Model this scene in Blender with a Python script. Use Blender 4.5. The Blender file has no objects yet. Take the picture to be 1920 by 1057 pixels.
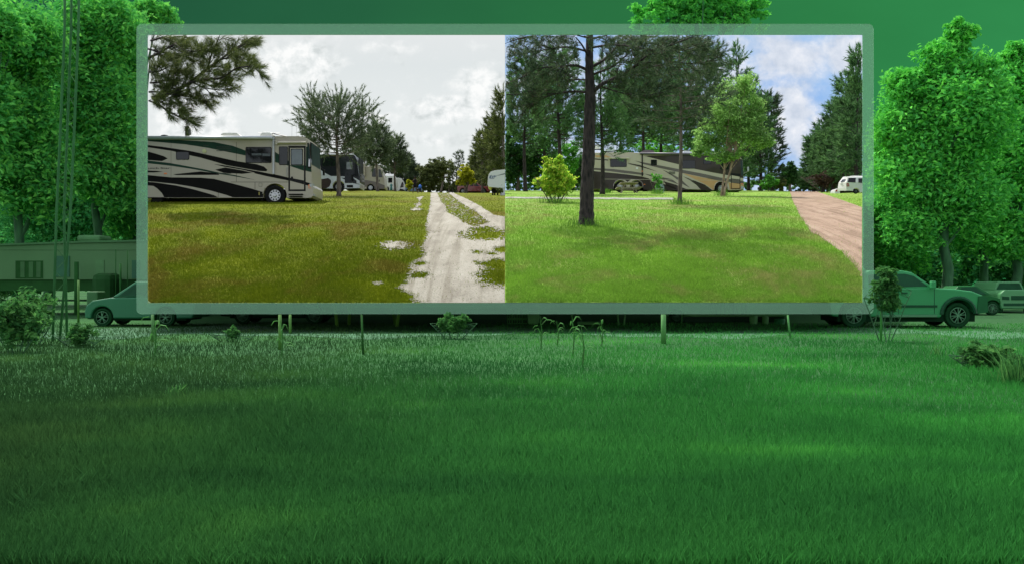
import bpy, math, random
import numpy as np
from mathutils import Vector

SC = bpy.context.scene
COL = SC.collection
R = math.radians
rng = np.random.default_rng(11)
random.seed(11)

# ------------------------------------------------------------------ camera
F, CX, CY, H = 1663.0, 960.0, 528.5, 1.6
cd = bpy.data.cameras.new("camera"); cam = bpy.data.objects.new("camera", cd); COL.objects.link(cam)
cam.location = (0, 0, H); cam.rotation_euler = (R(90), 0, 0)
cd.sensor_width = 36; cd.lens = 36 * F / 1920; cd.clip_end = 5000; cd.clip_start = 0.1
SC.camera = cam

# ------------------------------------------------------------------ light
SUN_EL, SUN_AZ = 62.0, -34.0          # azimuth measured from +Y (the view direction), negative = left
w = bpy.data.worlds.new("World"); SC.world = w; w.use_nodes = True
nt = w.node_tree; bg = nt.nodes['Background']
sky = nt.nodes.new('ShaderNodeTexSky'); sky.sky_type = 'NISHITA'; sky.sun_disc = False
sky.sun_elevation = R(SUN_EL); sky.sun_rotation = R(SUN_AZ); sky.air_density = 1.0; sky.dust_density = 2.0
hs_ = nt.nodes.new('ShaderNodeHueSaturation'); hs_.inputs['Saturation'].default_value = .4   # thin white cloud over the blue
nt.links.new(sky.outputs[0], hs_.inputs['Color']); nt.links.new(hs_.outputs[0], bg.inputs[0]); bg.inputs[1].default_value = 0.15
sd = bpy.data.lights.new("sun", 'SUN'); sun = bpy.data.objects.new("sun", sd); COL.objects.link(sun)
sd.energy = 2.3; sd.angle = R(0.6); sd.color = (1, .955, .88)
sdir = Vector((math.sin(R(SUN_AZ)) * math.cos(R(SUN_EL)), math.cos(R(SUN_AZ)) * math.cos(R(SUN_EL)), math.sin(R(SUN_EL))))
sun.rotation_euler = sdir.to_track_quat('Z', 'Y').to_euler(); sun.location = sdir * 60
SC.view_settings.view_transform = 'Standard'; SC.view_settings.look = 'None'
SC.view_settings.exposure = 1.0; SC.view_settings.gamma = 1
SC.cycles.max_bounces = 8; SC.cycles.transparent_max_bounces = 12
SC.cycles.use_denoising = True

# ------------------------------------------------------------------ helpers
def lin(c):
    return tuple(((v / 255) / 12.92 if v / 255 <= .04045 else (((v / 255) + .055) / 1.055) ** 2.4) for v in c)

def tag(o, label=None, cat=None, group=None, kind=None):
    if label: o['label'] = label
    if cat: o['category'] = cat
    if group: o['group'] = group
    if kind: o['kind'] = kind
    return o

def thing(name, label, cat, loc=(0, 0, 0), group=None):
    o = bpy.data.objects.new(name, None); COL.objects.link(o)
    o.location = loc; o.empty_display_size = .2
    return tag(o, label, cat, group)

def origin(o):
    v = Vector((0, 0, 0))
    while o is not None:
        v = v + o.location; o = o.parent
    return v

class MB:
    """collects polygons and links them as one mesh object"""
    def __init__(s): s.v = []; s.l = []; s.n = []; s.m = []; s.c = 0
    def add(s, V, Fs, mat=0):
        V = np.asarray(V, float).reshape(-1, 3)
        s.v.append(V)
        s.l.append(np.concatenate([np.asarray(f) for f in Fs]) + s.c)
        s.n.append(np.array([len(f) for f in Fs])); s.m.append(np.full(len(Fs), mat)); s.c += len(V)
        return s
    def soup(s, V, k, mat=0):
        """V (n*k,3): n separate polygons of k corners"""
        n = len(V) // k
        if n == 0: return s
        s.v.append(V); s.l.append(np.arange(n * k) + s.c); s.n.append(np.full(n, k)); s.m.append(np.full(n, mat)); s.c += n * k
        return s
    def box(s, c, d, mat=0, rz=0.0, taper=1.0):
        x, y, z = [t / 2 for t in d]
        P = [(-x, -y, -z), (x, -y, -z), (x, y, -z), (-x, y, -z), (-x * taper, -y * taper, z), (x * taper, -y * taper, z), (x * taper, y * taper, z), (-x * taper, y * taper, z)]
        ca, sa = math.cos(rz), math.sin(rz)
        P = [(c[0] + p[0] * ca - p[1] * sa, c[1] + p[0] * sa + p[1] * ca, c[2] + p[2]) for p in P]
        return s.add(P, [(0, 3, 2, 1), (4, 5, 6, 7), (0, 1, 5, 4), (1, 2, 6, 5), (2, 3, 7, 6), (3, 0, 4, 7)], mat)
    def tube(s, pts, rad, n=8, mat=0, rough=0.0, cap=True):
        pts = [Vector(p) for p in pts]; m = len(pts)
        if not hasattr(rad, '__len__'): rad = [rad] * m
        V = []; prev = None
        for i, p in enumerate(pts):
            t = (pts[min(i + 1, m - 1)] - pts[max(i - 1, 0)]).normalized()
            if prev is None:
                a = Vector((1, 0, 0)) if abs(t.x) < .8 else Vector((0, 1, 0))
                u = t.cross(a).normalized()
            else:
                u = (prev - t * prev.dot(t)).normalized()
            prev = u; q = t.cross(u)
            for k in range(n):
                an = 2 * math.pi * k / n; r = rad[i] * (1 + (random.random() - .5) * rough)
                V.append(p + (u * math.cos(an) + q * math.sin(an)) * r)
        Fs = [(i * n + k, i * n + (k + 1) % n, (i + 1) * n + (k + 1) % n, (i + 1) * n + k) for i in range(m - 1) for k in range(n)]
        if cap: Fs += [tuple(range(n))[::-1], tuple((m - 1) * n + k for k in range(n))]
        return s.add([tuple(v) for v in V], Fs, mat)
    def prism(s, poly, y0, y1, mat=0, yf=None):
        """poly in xz swept from y0 to y1; yf(z) insets both ends"""
        n = len(poly); f = yf or (lambda z: 0)
        V = [(p[0], y0 + f(p[1]), p[1]) for p in poly] + [(p[0], y1 - f(p[1]), p[1]) for p in poly]
        Fs = [tuple(range(n)), tuple(range(2 * n - 1, n - 1, -1))] + [(i, n + i, n + (i + 1) % n, (i + 1) % n) for i in range(n)]
        return s.add(V, Fs, mat)
    def lathe(s, c, prof, n=24, mat=0, axis='y'):
        V = []
        for r, h in prof:
            for k in range(n):
                a = 2 * math.pi * k / n
                if axis == 'y': V.append((c[0] + r * math.cos(a), c[1] + h, c[2] + r * math.sin(a)))
                else: V.append((c[0] + r * math.cos(a), c[1] + r * math.sin(a), c[2] + h))
        m = len(prof)
        Fs = [(i * n + k, i * n + (k + 1) % n, (i + 1) * n + (k + 1) % n, (i + 1) * n + k) for i in range(m - 1) for k in range(n)]
        Fs += [tuple(range(n)), tuple((m - 1) * n + k for k in range(n))]
        return s.add(V, Fs, mat)
    def clip(s, region):
        """leave out every polygon that would stick out of the plot of land"""
        V = np.concatenate(s.v); L = np.concatenate(s.l); N = np.concatenate(s.n); M = np.concatenate(s.m)
        ok = region(V); st = np.concatenate([[0], np.cumsum(N)[:-1]])
        good = np.minimum.reduceat(ok[L].astype(int), st) > 0
        s.v = [V]; keep = np.repeat(good, N)
        s.l = [L[keep]]; s.n = [N[good]]; s.m = [M[good]]
        return s
    def build(s, name, mats, parent=None, smooth=False, bevel=0):
        V = np.concatenate(s.v) if s.v else np.zeros((0, 3)); L = np.concatenate(s.l) if s.l else np.zeros(0, int)
        N = np.concatenate(s.n) if s.n else np.zeros(0, int); M = np.concatenate(s.m) if s.m else np.zeros(0, int)
        used = np.zeros(len(V), bool); used[L] = True; idx = np.cumsum(used) - 1; V = V[used]; L = idx[L]
        if parent is not None: V = V - np.array(origin(parent))
        me = bpy.data.meshes.new(name)
        me.vertices.add(len(V)); me.vertices.foreach_set('co', V.astype(np.float32).ravel())
        me.loops.add(len(L)); me.loops.foreach_set('vertex_index', L.astype(np.int32))
        me.polygons.add(len(N)); me.polygons.foreach_set('loop_start', np.concatenate([[0], np.cumsum(N)[:-1]]).astype(np.int32) if len(N) else [])
        me.polygons.foreach_set('material_index', M.astype(np.int32))
        me.polygons.foreach_set('use_smooth', np.full(len(N), smooth))
        me.update(calc_edges=True); me.validate()
        for m in (mats if isinstance(mats, (list, tuple)) else [mats]): me.materials.append(m)
        o = bpy.data.objects.new(name, me); COL.objects.link(o)
        if parent is not None: o.parent = parent
        if bevel:
            b = o.modifiers.new('bevel', 'BEVEL'); b.width = bevel; b.segments = 2; b.limit_method = 'ANGLE'; b.angle_limit = R(35)
        return o

# value noise used to scatter grass, gravel and bark
def hsh(i, j, s):
    h = (i.astype(np.int64) * 374761393 + j.astype(np.int64) * 668265263 + s * 1442695041) & 0xffffffff
    h = ((h ^ (h >> 13)) * 1274126177) & 0xffffffff
    return ((h ^ (h >> 16)) & 0xffff) / 65535.0
def vn(x, y, s=0):
    x = np.asarray(x, float); y = np.asarray(y, float)
    i = np.floor(x); j = np.floor(y); u = x - i; v = y - j; u = u * u * (3 - 2 * u); v = v * v * (3 - 2 * v)
    return (hsh(i, j, s) * (1 - u) + hsh(i + 1, j, s) * u) * (1 - v) + (hsh(i, j + 1, s) * (1 - u) + hsh(i + 1, j + 1, s) * u) * v
def fbm(x, y, s=0):
    return vn(x, y, s) * .5 + vn(x * 2.1, y * 2.1, s + 1) * .3 + vn(x * 4.3, y * 4.3, s + 2) * .2

# ------------------------------------------------------------------ the land: flat yard, and the rising camp ground behind the frame
D0 = 28.0
def sstep(a, b, x): t = np.clip((np.asarray(x, float) - a) / (b - a), 0, 1); return t * t * (3 - 2 * t)
def hor(side, px): return 357.5 + 4.0 * sstep(700, 850, px) if side == 'L' else 357.0 + 2.0 * sstep(1430, 1500, px)
POW = {'L': 4.03, 'R': 3.74}; BOT = {'L': 568.5, 'R': 567.0}
def gpy(side, px, d): h = hor(side, px); return h + (BOT[side] - h) * (D0 / np.asarray(d, float)) ** POW[side]
def gd(side, px, py): h = hor(side, px); return D0 * ((BOT[side] - h) / np.maximum(np.asarray(py, float) - h, .05)) ** (1 / POW[side])
def gz(side, x, d): px = CX + F * np.asarray(x, float) / d; return H + (CY - gpy(side, px, d)) / F * d
def W(px, py, d): return Vector(((px - CX) / F * d, d, H + (CY - py) / F * d))
def G(side, px, d): x = (px - CX) / F * d; return Vector((x, d, float(gz(side, x, d))))
def B(px, d): return Vector(((px - CX) / F * d, d, 0))
def BG(px, py): return B(px, H * F / (py - CY))
def proj(V): return CX + F * V[:, 0] / V[:, 1], CY - F * (V[:, 2] - H) / V[:, 1]
def inL(V): a, b = proj(V); return (a > 276.6) & (a < 947.5) & (b > 65.2) & (V[:, 1] < 149.5)
def inR(V): a, b = proj(V); return (a > 946.7) & (a < 1617.4) & (b > 65.2) & (V[:, 1] < 149.5)
def outF(V):
    a, b = proj(V); return ~((a > 276) & (a < 1618) & (b > 65) & (b < 570) & (V[:, 1] < 151))
REG = {'L': inL, 'R': inR, 'B': outF}

# ------------------------------------------------------------------ materials
def base(name):
    m = bpy.data.materials.new(name); m.use_nodes = True; t = m.node_tree
    return m, t, t.nodes['Principled BSDF']
def N(t, ty, **k):
    n = t.nodes.new(ty)
    for a, b in k.items(): setattr(n, a, b)
    return n
def noise(t, scale, det=4, vec=None, rough=.6, dist=0):
    n = N(t, 'ShaderNodeTexNoise'); n.inputs['Scale'].default_value = scale; n.inputs['Detail'].default_value = det
    n.inputs['Roughness'].default_value = rough; n.inputs['Distortion'].default_value = dist
    if vec is None:
        vec = N(t, 'ShaderNodeTexCoord').outputs['Object']
    t.links.new(vec, n.inputs['Vector']); return n
def mapped(t, scale=(1, 1, 1), loc=(0, 0, 0), rot=(0, 0, 0)):
    c = N(t, 'ShaderNodeTexCoord'); mp = N(t, 'ShaderNodeMapping'); mp.inputs['Scale'].default_value = scale
    mp.inputs['Location'].default_value = loc; mp.inputs['Rotation'].default_value = rot
    t.links.new(c.outputs['Object'], mp.inputs['Vector']); return mp.outputs['Vector']
def ramp(t, src, stops):
    r = N(t, 'ShaderNodeValToRGB'); t.links.new(src, r.inputs[0]); el = r.color_ramp.elements
    while len(el) < len(stops): el.new(.5)
    for e, (p, c) in zip(el, stops): e.position = p; e.color = (*c, 1) if len(c) == 3 else c
    return r
def mix(t, a, b, f, mode='MIX'):
    n = N(t, 'ShaderNodeMix', data_type='RGBA', blend_type=mode)
    for s, v in ((n.inputs[6], a), (n.inputs[7], b), (n.inputs[0], f)):
        if hasattr(v, 'links') or isinstance(v, bpy.types.NodeSocket): t.links.new(v, s)
        elif isinstance(v, (int, float)): s.default_value = v
        else: s.default_value = (*v, 1)
    return n.outputs[2]
def bump(t, p, src, st, dist=.02):
    b = N(t, 'ShaderNodeBump'); b.inputs['Strength'].default_value = st; b.inputs['Distance'].default_value = dist
    t.links.new(src, b.inputs['Height']); t.links.new(b.outputs[0], p.inputs['Normal'])
_mc = {}
def paint(col, rough=.45, metal=0, var=.12, scale=3, coat=0, name='paint', bmp=0):
    """col in linear"""
    k = (tuple(round(c, 4) for c in col), rough, metal, var, scale, coat, name, bmp)
    if k in _mc: return _mc[k]
    m, t, p = base(name); n = noise(t, scale, 6)
    lo = tuple(c * (1 - var) for c in col); hi = tuple(min(1, c * (1 + var)) for c in col)
    r = ramp(t, n.outputs['Fac'], [(.3, lo), (.7, hi)]); t.links.new(r.outputs[0], p.inputs['Base Color'])
    p.inputs['Roughness'].default_value = rough; p.inputs['Metallic'].default_value = metal; p.inputs['Coat Weight'].default_value = coat
    if bmp: bump(t, p, n.outputs['Fac'], bmp)
    if sum(col) < .2: p.inputs['Specular IOR Level'].default_value = .12
    _mc[k] = m; return m
def glass(col=(.006, .007, .008), rough=.12, name='dark_glass'):
    return paint(col, rough, 0, .3, 1.5, .5, name)
def foliage(name, dark, mid, light, trans=.35, cl=.35, rough=.55, gain=1.6, var=1.0):
    dark, mid, light = [tuple(min(.85, q * gain) for q in c_) for c_ in (dark, mid, light)]
    m, t, p = base(name)
    geo = N(t, 'ShaderNodeNewGeometry')
    r1 = ramp(t, geo.outputs['Random Per Island'], [(0, dark), (.55, mid), (1, light)])
    n = noise(t, cl, 3); r2 = ramp(t, n.outputs['Fac'], [(.32, tuple(1 - q * var for q in (.4, .38, .4))), (.5, (1, 1, 1)), (.7, tuple(1 + q * var for q in (.35, .3, .1)))])
    c = mix(t, r1.outputs[0], r2.outputs[0], 1.0, 'MULTIPLY')
    t.links.new(c, p.inputs['Base Color']); p.inputs['Roughness'].default_value = rough; p.inputs['Specular IOR Level'].default_value = .1
    tr = N(t, 'ShaderNodeBsdfTranslucent'); t.links.new(c, tr.inputs[0])
    ms = N(t, 'ShaderNodeMixShader'); ms.inputs[0].default_value = trans
    out = t.nodes['Material Output']
    t.links.new(p.outputs[0], ms.inputs[1]); t.links.new(tr.outputs[0], ms.inputs[2]); t.links.new(ms.outputs[0], out.inputs[0])
    return m
def bark(name, dark, light, sc=6.0):
    m, t, p = base(name); v = mapped(t, (1, 1, .28))
    n = noise(t, sc, 8, v, .7, .6); vo = N(t, 'ShaderNodeTexVoronoi'); vo.inputs['Scale'].default_value = sc * 1.3; t.links.new(v, vo.inputs['Vector'])
    mul = N(t, 'ShaderNodeMath', operation='MULTIPLY'); t.links.new(n.outputs['Fac'], mul.inputs[0]); t.links.new(vo.outputs['Distance'], mul.inputs[1])
    r = ramp(t, mul.outputs[0], [(.05, dark), (.38, light)]); t.links.new(r.outputs[0], p.inputs['Base Color'])
    p.inputs['Roughness'].default_value = .95; bump(t, p, mul.outputs[0], 1.0, .08); return m

# inset foliage
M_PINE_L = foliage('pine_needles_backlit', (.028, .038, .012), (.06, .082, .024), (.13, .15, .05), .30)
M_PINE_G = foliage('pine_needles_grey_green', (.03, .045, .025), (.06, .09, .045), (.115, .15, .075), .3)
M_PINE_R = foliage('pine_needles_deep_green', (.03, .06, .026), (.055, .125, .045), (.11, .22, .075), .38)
M_PINE_T = foliage('pine_needles_dark', (.02, .035, .02), (.04, .07, .035), (.09, .13, .06), .25)  # darkest of the pine greens
M_PINE_N = foliage('dead_twigs', (.05, .032, .02), (.09, .06, .04), (.15, .1, .07), .1, gain=1)
M_LEAF_D = foliage('dark_leaves', (.012, .04, .012), (.03, .09, .025), (.07, .17, .045), .35)
M_LEAF_W = foliage('far_wood_leaves', (.025, .065, .022), (.05, .125, .035), (.10, .22, .06), .4)
M_LEAF_M = foliage('olive_leaves', (.04, .055, .02), (.08, .1, .035), (.14, .16, .06), .3)
M_LEAF_B = foliage('birch_leaves', (.08, .15, .04), (.15, .28, .07), (.30, .46, .16), .45)
M_LEAF_Y = foliage('yellow_green_leaves', (.12, .25, .02), (.25, .42, .04), (.55, .62, .09), .45)
M_LEAF_O = foliage('mustard_leaves', (.14, .16, .01), (.25, .27, .015), (.4, .38, .03), .4)
M_LEAF_S = foliage('bright_shrub_leaves', (.04, .16, .02), (.09, .28, .04), (.2, .42, .1), .4)
M_BARK_D = bark('pine_bark_dark', (.004, .0035, .0035), (.045, .034, .03), 8)
M_BARK_L = bark('pine_bark_grey', (.05, .04, .032), (.15, .12, .1), 5)
M_BARK_B = bark('birch_bark', (.12, .07, .05), (.42, .3, .22), 6)

# ------------------------------------------------------------------ vegetation builders
def nrm(a): return a / np.maximum(np.linalg.norm(a, axis=1, keepdims=True), 1e-9)
def needles(P, Dv, S, k, ln, wd, a0=25, a1=60, droop=0.0):
    """k needles round every shoot that starts at P and runs S along Dv"""
    n = len(P); P = np.repeat(P, k, 0); Dv = nrm(np.repeat(Dv, k, 0)); S = np.repeat(S, k)
    t = rng.random(n * k) ** .8; base_ = P + Dv * (S * t)[:, None]
    r = rng.normal(size=(n * k, 3)); r = nrm(r - Dv * (r * Dv).sum(1)[:, None])
    a = np.radians(a0 + (a1 - a0) * rng.random(n * k)) * (1.05 - .5 * t)
    d = nrm(Dv * np.cos(a)[:, None] + r * np.sin(a)[:, None]); d[:, 2] -= droop; d = nrm(d)
    sd_ = nrm(np.cross(d, rng.normal(size=(n * k, 3))))
    L = ln * (.7 + .6 * rng.random(n * k)); tip = base_ + d * L[:, None]
    w2 = sd_ * wd / 2
    return np.stack([base_ - w2, base_ + w2, tip], 1).reshape(-1, 3)
def leaves(C, size, up=.4):
    n = len(C); nn = rng.normal(size=(n, 3)); nn[:, 2] = np.abs(nn[:, 2]) + up; nn = nrm(nn)
    u = nrm(np.cross(nn, rng.normal(size=(n, 3)))); v = np.cross(nn, u)
    s = (size * (.6 + .8 * rng.random(n)))[:, None]; f = nn * s * .18
    return np.stack([C - u * s * .62, C - v * s * .32 + f, C + u * s * .62, C + v * s * .32 + f], 1).reshape(-1, 3)
def grow_shoots(paths, every, tw, up=.35, seed=0, t0=.3, nsub=3):
    """side twigs along limbs; returns shoot starts, directions, and twig lines"""
    P = []; D = []; lines = []
    for pts in paths:
        pts = [Vector(p) for p in pts]
        seg = [(pts[i + 1] - pts[i]).length for i in range(len(pts) - 1)]; tot = sum(seg)
        m = max(2, int(tot / every))
        for q in range(m):
            t = t0 + (1 - t0) * (q + random.random()) / m; s = t * tot; i = 0
            while i < len(seg) - 1 and s > seg[i]: s -= seg[i]; i += 1
            p = pts[i].lerp(pts[i + 1], min(1, s / max(seg[i], 1e-6))); ax = (pts[i + 1] - pts[i]).normalized()
            r = Vector((random.gauss(0, 1), random.gauss(0, 1), random.gauss(0, .7))); r = (r - ax * r.dot(ax)).normalized()
            d = (ax * (.7 + .5 * random.random()) + r * .9 + Vector((0, 0, up * random.random()))).normalized()
            L = tw * (1.15 - .6 * t) * (.5 + random.random())
            e = p + d * L; lines.append((p, e))
            for j in range(nsub):
                a = p.lerp(e, .25 + .75 * (j + 1) / nsub * random.uniform(.85, 1.0))
                rr = Vector((random.gauss(0, 1), random.gauss(0, 1), random.gauss(0, 1))) * .5
                P.append(a); D.append((d + rr + Vector((0, 0, up))).normalized())
        P.append(pts[-1]); D.append((pts[-1] - pts[-2]).normalized())
    return np.array([tuple(p) for p in P]), np.array([tuple(d) for d in D]), lines

PROFILES = {
    'cone': lambda t: (1 - t) ** .8 * (.55 + .45 * min(1, t / .12)),
    'round': lambda t: math.sqrt(max(0, 1 - (2 * t - .85) ** 2 * .85)) * (1 if t < .9 else .6),
    'loose': lambda t: (1 - t) ** .55 * min(1, .45 + t * 2.2),
}
def pine(side, px, d, ytop, ycb, hw, label, mat, group=None, ybase=None, prof='loose', nb=30, tr=None, k=16, ln=.22, wd=.022, shoot=.35,
         every=.5, bk=None, lean=0, up=.6, name='pine_tree', cat='tree', tw=.9, seed=0, clipto=None, nz=None, keep_base=None):
    """trunk, limbs in rising whorls, shoots with needles"""
    random.seed(seed * 7 + int(px)); s = d / F
    if side == 'B': b = B(px, d)
    else: b = G(side, px, d)
    top = W(px + lean, ytop, d); cb = W(px, ycb, d).z; Ht = top.z - b.z; hwm = hw * s
    root = thing(name, label, cat, b, group); reg = REG[clipto or side]
    tr = tr or max(.06, Ht * .016)
    tb = MB(); nT = max(14, int(Ht / .5)); pts = []; rad = []
    for i in range(nT + 1):
        t = i / nT; z = (b - Vector((0, 0, .25))).lerp(top, t)
        z.x += math.sin(t * 5 + seed) * tr * .5; pts.append(z); rad.append(tr * (1 - .88 * t) + (tr * .45 * math.exp(-t * 40)))
    tb.tube(pts, rad, 9, rough=.12)
    limbs = []
    for i in range(nb):
        t = (i + .5 * random.random()) / nb; z = cb + (top.z - cb) * t * .97
        f = (z - b.z) / Ht; c = (b).lerp(top, f); az = i * 2.39996 + random.uniform(-.5, .5)
        L = hwm * PROFILES[prof](t) * random.uniform(.7, 1.12)
        L = max(L, .25)
        el = up * (.45 + .8 * t) * random.uniform(.7, 1.2)
        h = Vector((math.cos(az), math.sin(az) * .9, 0)); p = [c]; cur = c.copy(); m = 5
        for j in range(m):
            e = el * (.3 + .9 * j / (m - 1)) + random.uniform(-.1, .1)
            cur = cur + (h * math.cos(e) + Vector((0, 0, math.sin(e)))) * (L / m / max(.5, math.cos(el * .7))); p.append(cur.copy())
        limbs.append(p); r0 = tr * (1 - .75 * f) * .38
        tb.tube(p, [max(.012, r0 * (1 - .17 * j)) for j in range(m + 1)], 5, cap=False)
    P, D_, lines = grow_shoots(limbs, every, hwm * .30 * tw, .35, t0=.22)
    for a, e in lines: tb.tube([a, e], [.014 * max(1, d / 60), .006], 3, cap=False)
    P = np.vstack([P, [tuple(top)]]); D_ = np.vstack([D_, [(0, 0, 1)]])
    nd = needles(P, D_, np.full(len(P), shoot) * (.6 + .8 * rng.random(len(P))), k, ln, wd)
    MB_ = MB().soup(nd, 3).clip(reg); tb.clip(reg)
    tb.build('trunk', bk or M_BARK_L, root, True); MB_.build('crown', mat, root)
    return root
def clumps(ell, nc, per, spread, depth=None, shell=.55, gap=0.0):
    """leaf positions in many small clumps spread through ellipsoids given as (px,py,d,rx_px,ry_px[,ry depth m])"""
    C = []; Rr = []
    tot = sum(e[3] * e[4] for e in ell)
    for e in ell:
        s = e[2] / F; c = np.array(tuple(W(e[0], e[1], e[2]))); n = max(3, int(nc * e[3] * e[4] / tot))
        dirs = nrm(rng.normal(size=(n, 3))); r = (shell + (1 - shell) * rng.random(n)) * (rng.random(n) ** .25)
        rad = np.array([e[3] * s, (e[5] if len(e) > 5 else e[3] * s * .8), e[4] * s])
        C.append(c + dirs * r[:, None] * rad); Rr.append(np.full(n, spread * min(rad[0], rad[2])))
    C = np.vstack(C); Rr = np.concatenate(Rr) * (.6 + .8 * rng.random(len(C)))
    P = np.repeat(C, per, 0); q = nrm(rng.normal(size=(len(P), 3))) * (rng.random(len(P)) ** .5)[:, None]
    q[:, 2] *= .65
    return P + q * np.repeat(Rr, per)[:, None], C
def broad(side, px, d, ell, label, mat, name='leafy_tree', cat='tree', group=None, nc=120, per=60, size=.16, spread=.22, bk=None, tr=.15,
          stems=1, clipto=None, ground=None, shell=.5, fan=.2, limbs=14, toC=True, basepx=None):
    random.seed(int(px) * 3 + int(d))
    b = B(px, d) if side == 'B' else G(side, px, d)
    root = thing(name, label, cat, b, group); reg = REG[clipto or side]
    P, C = clumps(ell, nc, per, spread, shell=shell)
    tb = MB(); cen = Vector(tuple(np.mean(C, 0)))
    for q in range(stems):
        o = Vector(((q - (stems - 1) / 2) * fan * .4, random.uniform(-.1, .1), -.15)); top = cen + Vector(((q - (stems - 1) / 2) * fan * 3, 0, 0))
        pts = [b + o]
        for j in range(1, 9):
            t = j / 8; p = (b + o).lerp(top, t); p.x += random.uniform(-1, 1) * tr * .5; pts.append(p)
        tb.tube(pts, [tr * (1 - .6 * j / 8) * (1.35 if j == 0 else 1) for j in range(9)], 8, rough=.1)
        sel = random.sample(range(len(C)), min(limbs, len(C)))
        for i in sel:
            st = pts[random.randint(3, 8)]; e = Vector(tuple(C[i])); mid = st.lerp(e, .5) + Vector((0, 0, -.06 * (e - st).length))
            tb.tube([st, mid, e], [tr * .35, tr * .22, tr * .08], 5, cap=False)
    tb.clip(reg); f = MB().soup(leaves(P, size), 4).clip(reg)
    tb.build('trunk', bk or M_BARK_L, root, True); f.build('crown', mat, root)
    return root

# ------------------------------------------------------------------ skies
def sky_wall(name, x0, x1, z0, z1, d, build_col, bend=0.0, n=24):
    mb = MB(); V = []
    for i in range(n + 1):
        x = x0 + (x1 - x0) * i / n; y = d - bend * ((2 * i / n - 1) ** 2)
        V += [(x, y, z0), (x, y, z1)]
    mb.add(V, [(2 * i, 2 * i + 2, 2 * i + 3, 2 * i + 1) for i in range(n)])
    m = bpy.data.materials.new('sky_air'); m.use_nodes = True; t = m.node_tree; t.nodes.clear()
    em = N(t, 'ShaderNodeEmission'); out = N(t, 'ShaderNodeOutputMaterial'); t.links.new(em.outputs[0], out.inputs[0])
    t.links.new(build_col(t), em.inputs[0]); em.inputs[1].default_value = 2 ** -SC.view_settings.exposure
    o = mb.build(name, m); return tag(o, kind='structure')
def blob(t, vec, c, rad):
    """soft mask 0..1 round a point of the sky (x, z metres)"""
    s = N(t, 'ShaderNodeVectorMath', operation='SUBTRACT'); t.links.new(vec, s.inputs[0]); s.inputs[1].default_value = (c[0], 0, c[1])
    q = N(t, 'ShaderNodeVectorMath', operation='MULTIPLY'); t.links.new(s.outputs[0], q.inputs[0]); q.inputs[1].default_value = (1 / rad[0], 0, 1 / rad[1])
    l = N(t, 'ShaderNodeVectorMath', operation='LENGTH'); t.links.new(q.outputs[0], l.inputs[0])
    mr = N(t, 'ShaderNodeMapRange', interpolation_type='SMOOTHSTEP'); mr.inputs['From Min'].default_value = 1; mr.inputs['From Max'].default_value = 0
    t.links.new(l.outputs['Value'], mr.inputs['Value']); return mr.outputs[0]
def mth(t, op, a, b=0.0, clamp=False):
    n = N(t, 'ShaderNodeMath', operation=op); n.use_clamp = clamp
    for s, v in ((n.inputs[0], a), (n.inputs[1], b)):
        if isinstance(v, bpy.types.NodeSocket): t.links.new(v, s)
        else: s.default_value = v
    return n.outputs[0]
SKD = 150.0; sp = SKD / F
def zz(py): return H + (CY - py) * sp
def xx(px): return (px - CX) * sp
def sky_left(t):
    v = mapped(t, (1, 1, 1)); v2 = mapped(t, (.62, 1, 1.5))
    n1 = noise(t, .16, 8, v2, .58, .3).outputs['Fac']; n2 = noise(t, .5, 8, v, .62).outputs['Fac']
    spots = [((560, 118), (130, 62), 1.0), ((850, 205), (150, 42), .95), ((910, 160), (90, 60), .8), ((520, 207), (60, 24), .7),
             ((370, 235), (130, 62), .95), ((700, 222), (90, 26), .65), ((870, 262), (150, 30), .5), ((600, 260), (90, 30), .5), ((740, 90), (120, 24), .35)]
    acc = None
    for c, r, a in spots:
        b = mth(t, 'MULTIPLY', blob(t, v, (xx(c[0]), zz(c[1])), (r[0] * sp, r[1] * sp)), a)
        acc = b if acc is None else mth(t, 'MAXIMUM', acc, b)
    d = mth(t, 'ADD', mth(t, 'MULTIPLY', acc, .40), mth(t, 'MULTIPLY', n1, .62)); d = mth(t, 'ADD', d, mth(t, 'MULTIPLY', n2, .30))
    mask = N(t, 'ShaderNodeMapRange', interpolation_type='SMOOTHSTEP'); mask.inputs['From Min'].default_value = .46; mask.inputs['From Max'].default_value = .70
    t.links.new(d, mask.inputs['Value'])
    # lit rims and grey bellies of the clouds
    v3 = mapped(t, (1, 1, 1.2), (0, 0, -.9)); n3 = noise(t, .28, 8, v3, .6, .2).outputs['Fac']
    cc = ramp(t, n3, [(.36, lin((212, 218, 218))), (.48, lin((236, 240, 240))), (.58, lin((253, 254, 253)))]).outputs[0]
    sx = N(t, 'ShaderNodeSeparateXYZ'); t.links.new(v, sx.inputs[0])
    g = N(t, 'ShaderNodeMapRange'); g.inputs['From Min'].default_value = zz(360); g.inputs['From Max'].default_value = zz(66); t.links.new(sx.outputs['Z'], g.inputs['Value'])
    sk = ramp(t, g.outputs[0], [(0, lin((233, 238, 237))), (.45, lin((231, 236, 236))), (.8, lin((224, 230, 231))), (1, lin((228, 232, 233)))]).outputs[0]
    return mix(t, sk, cc, mask.outputs[0])
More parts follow.
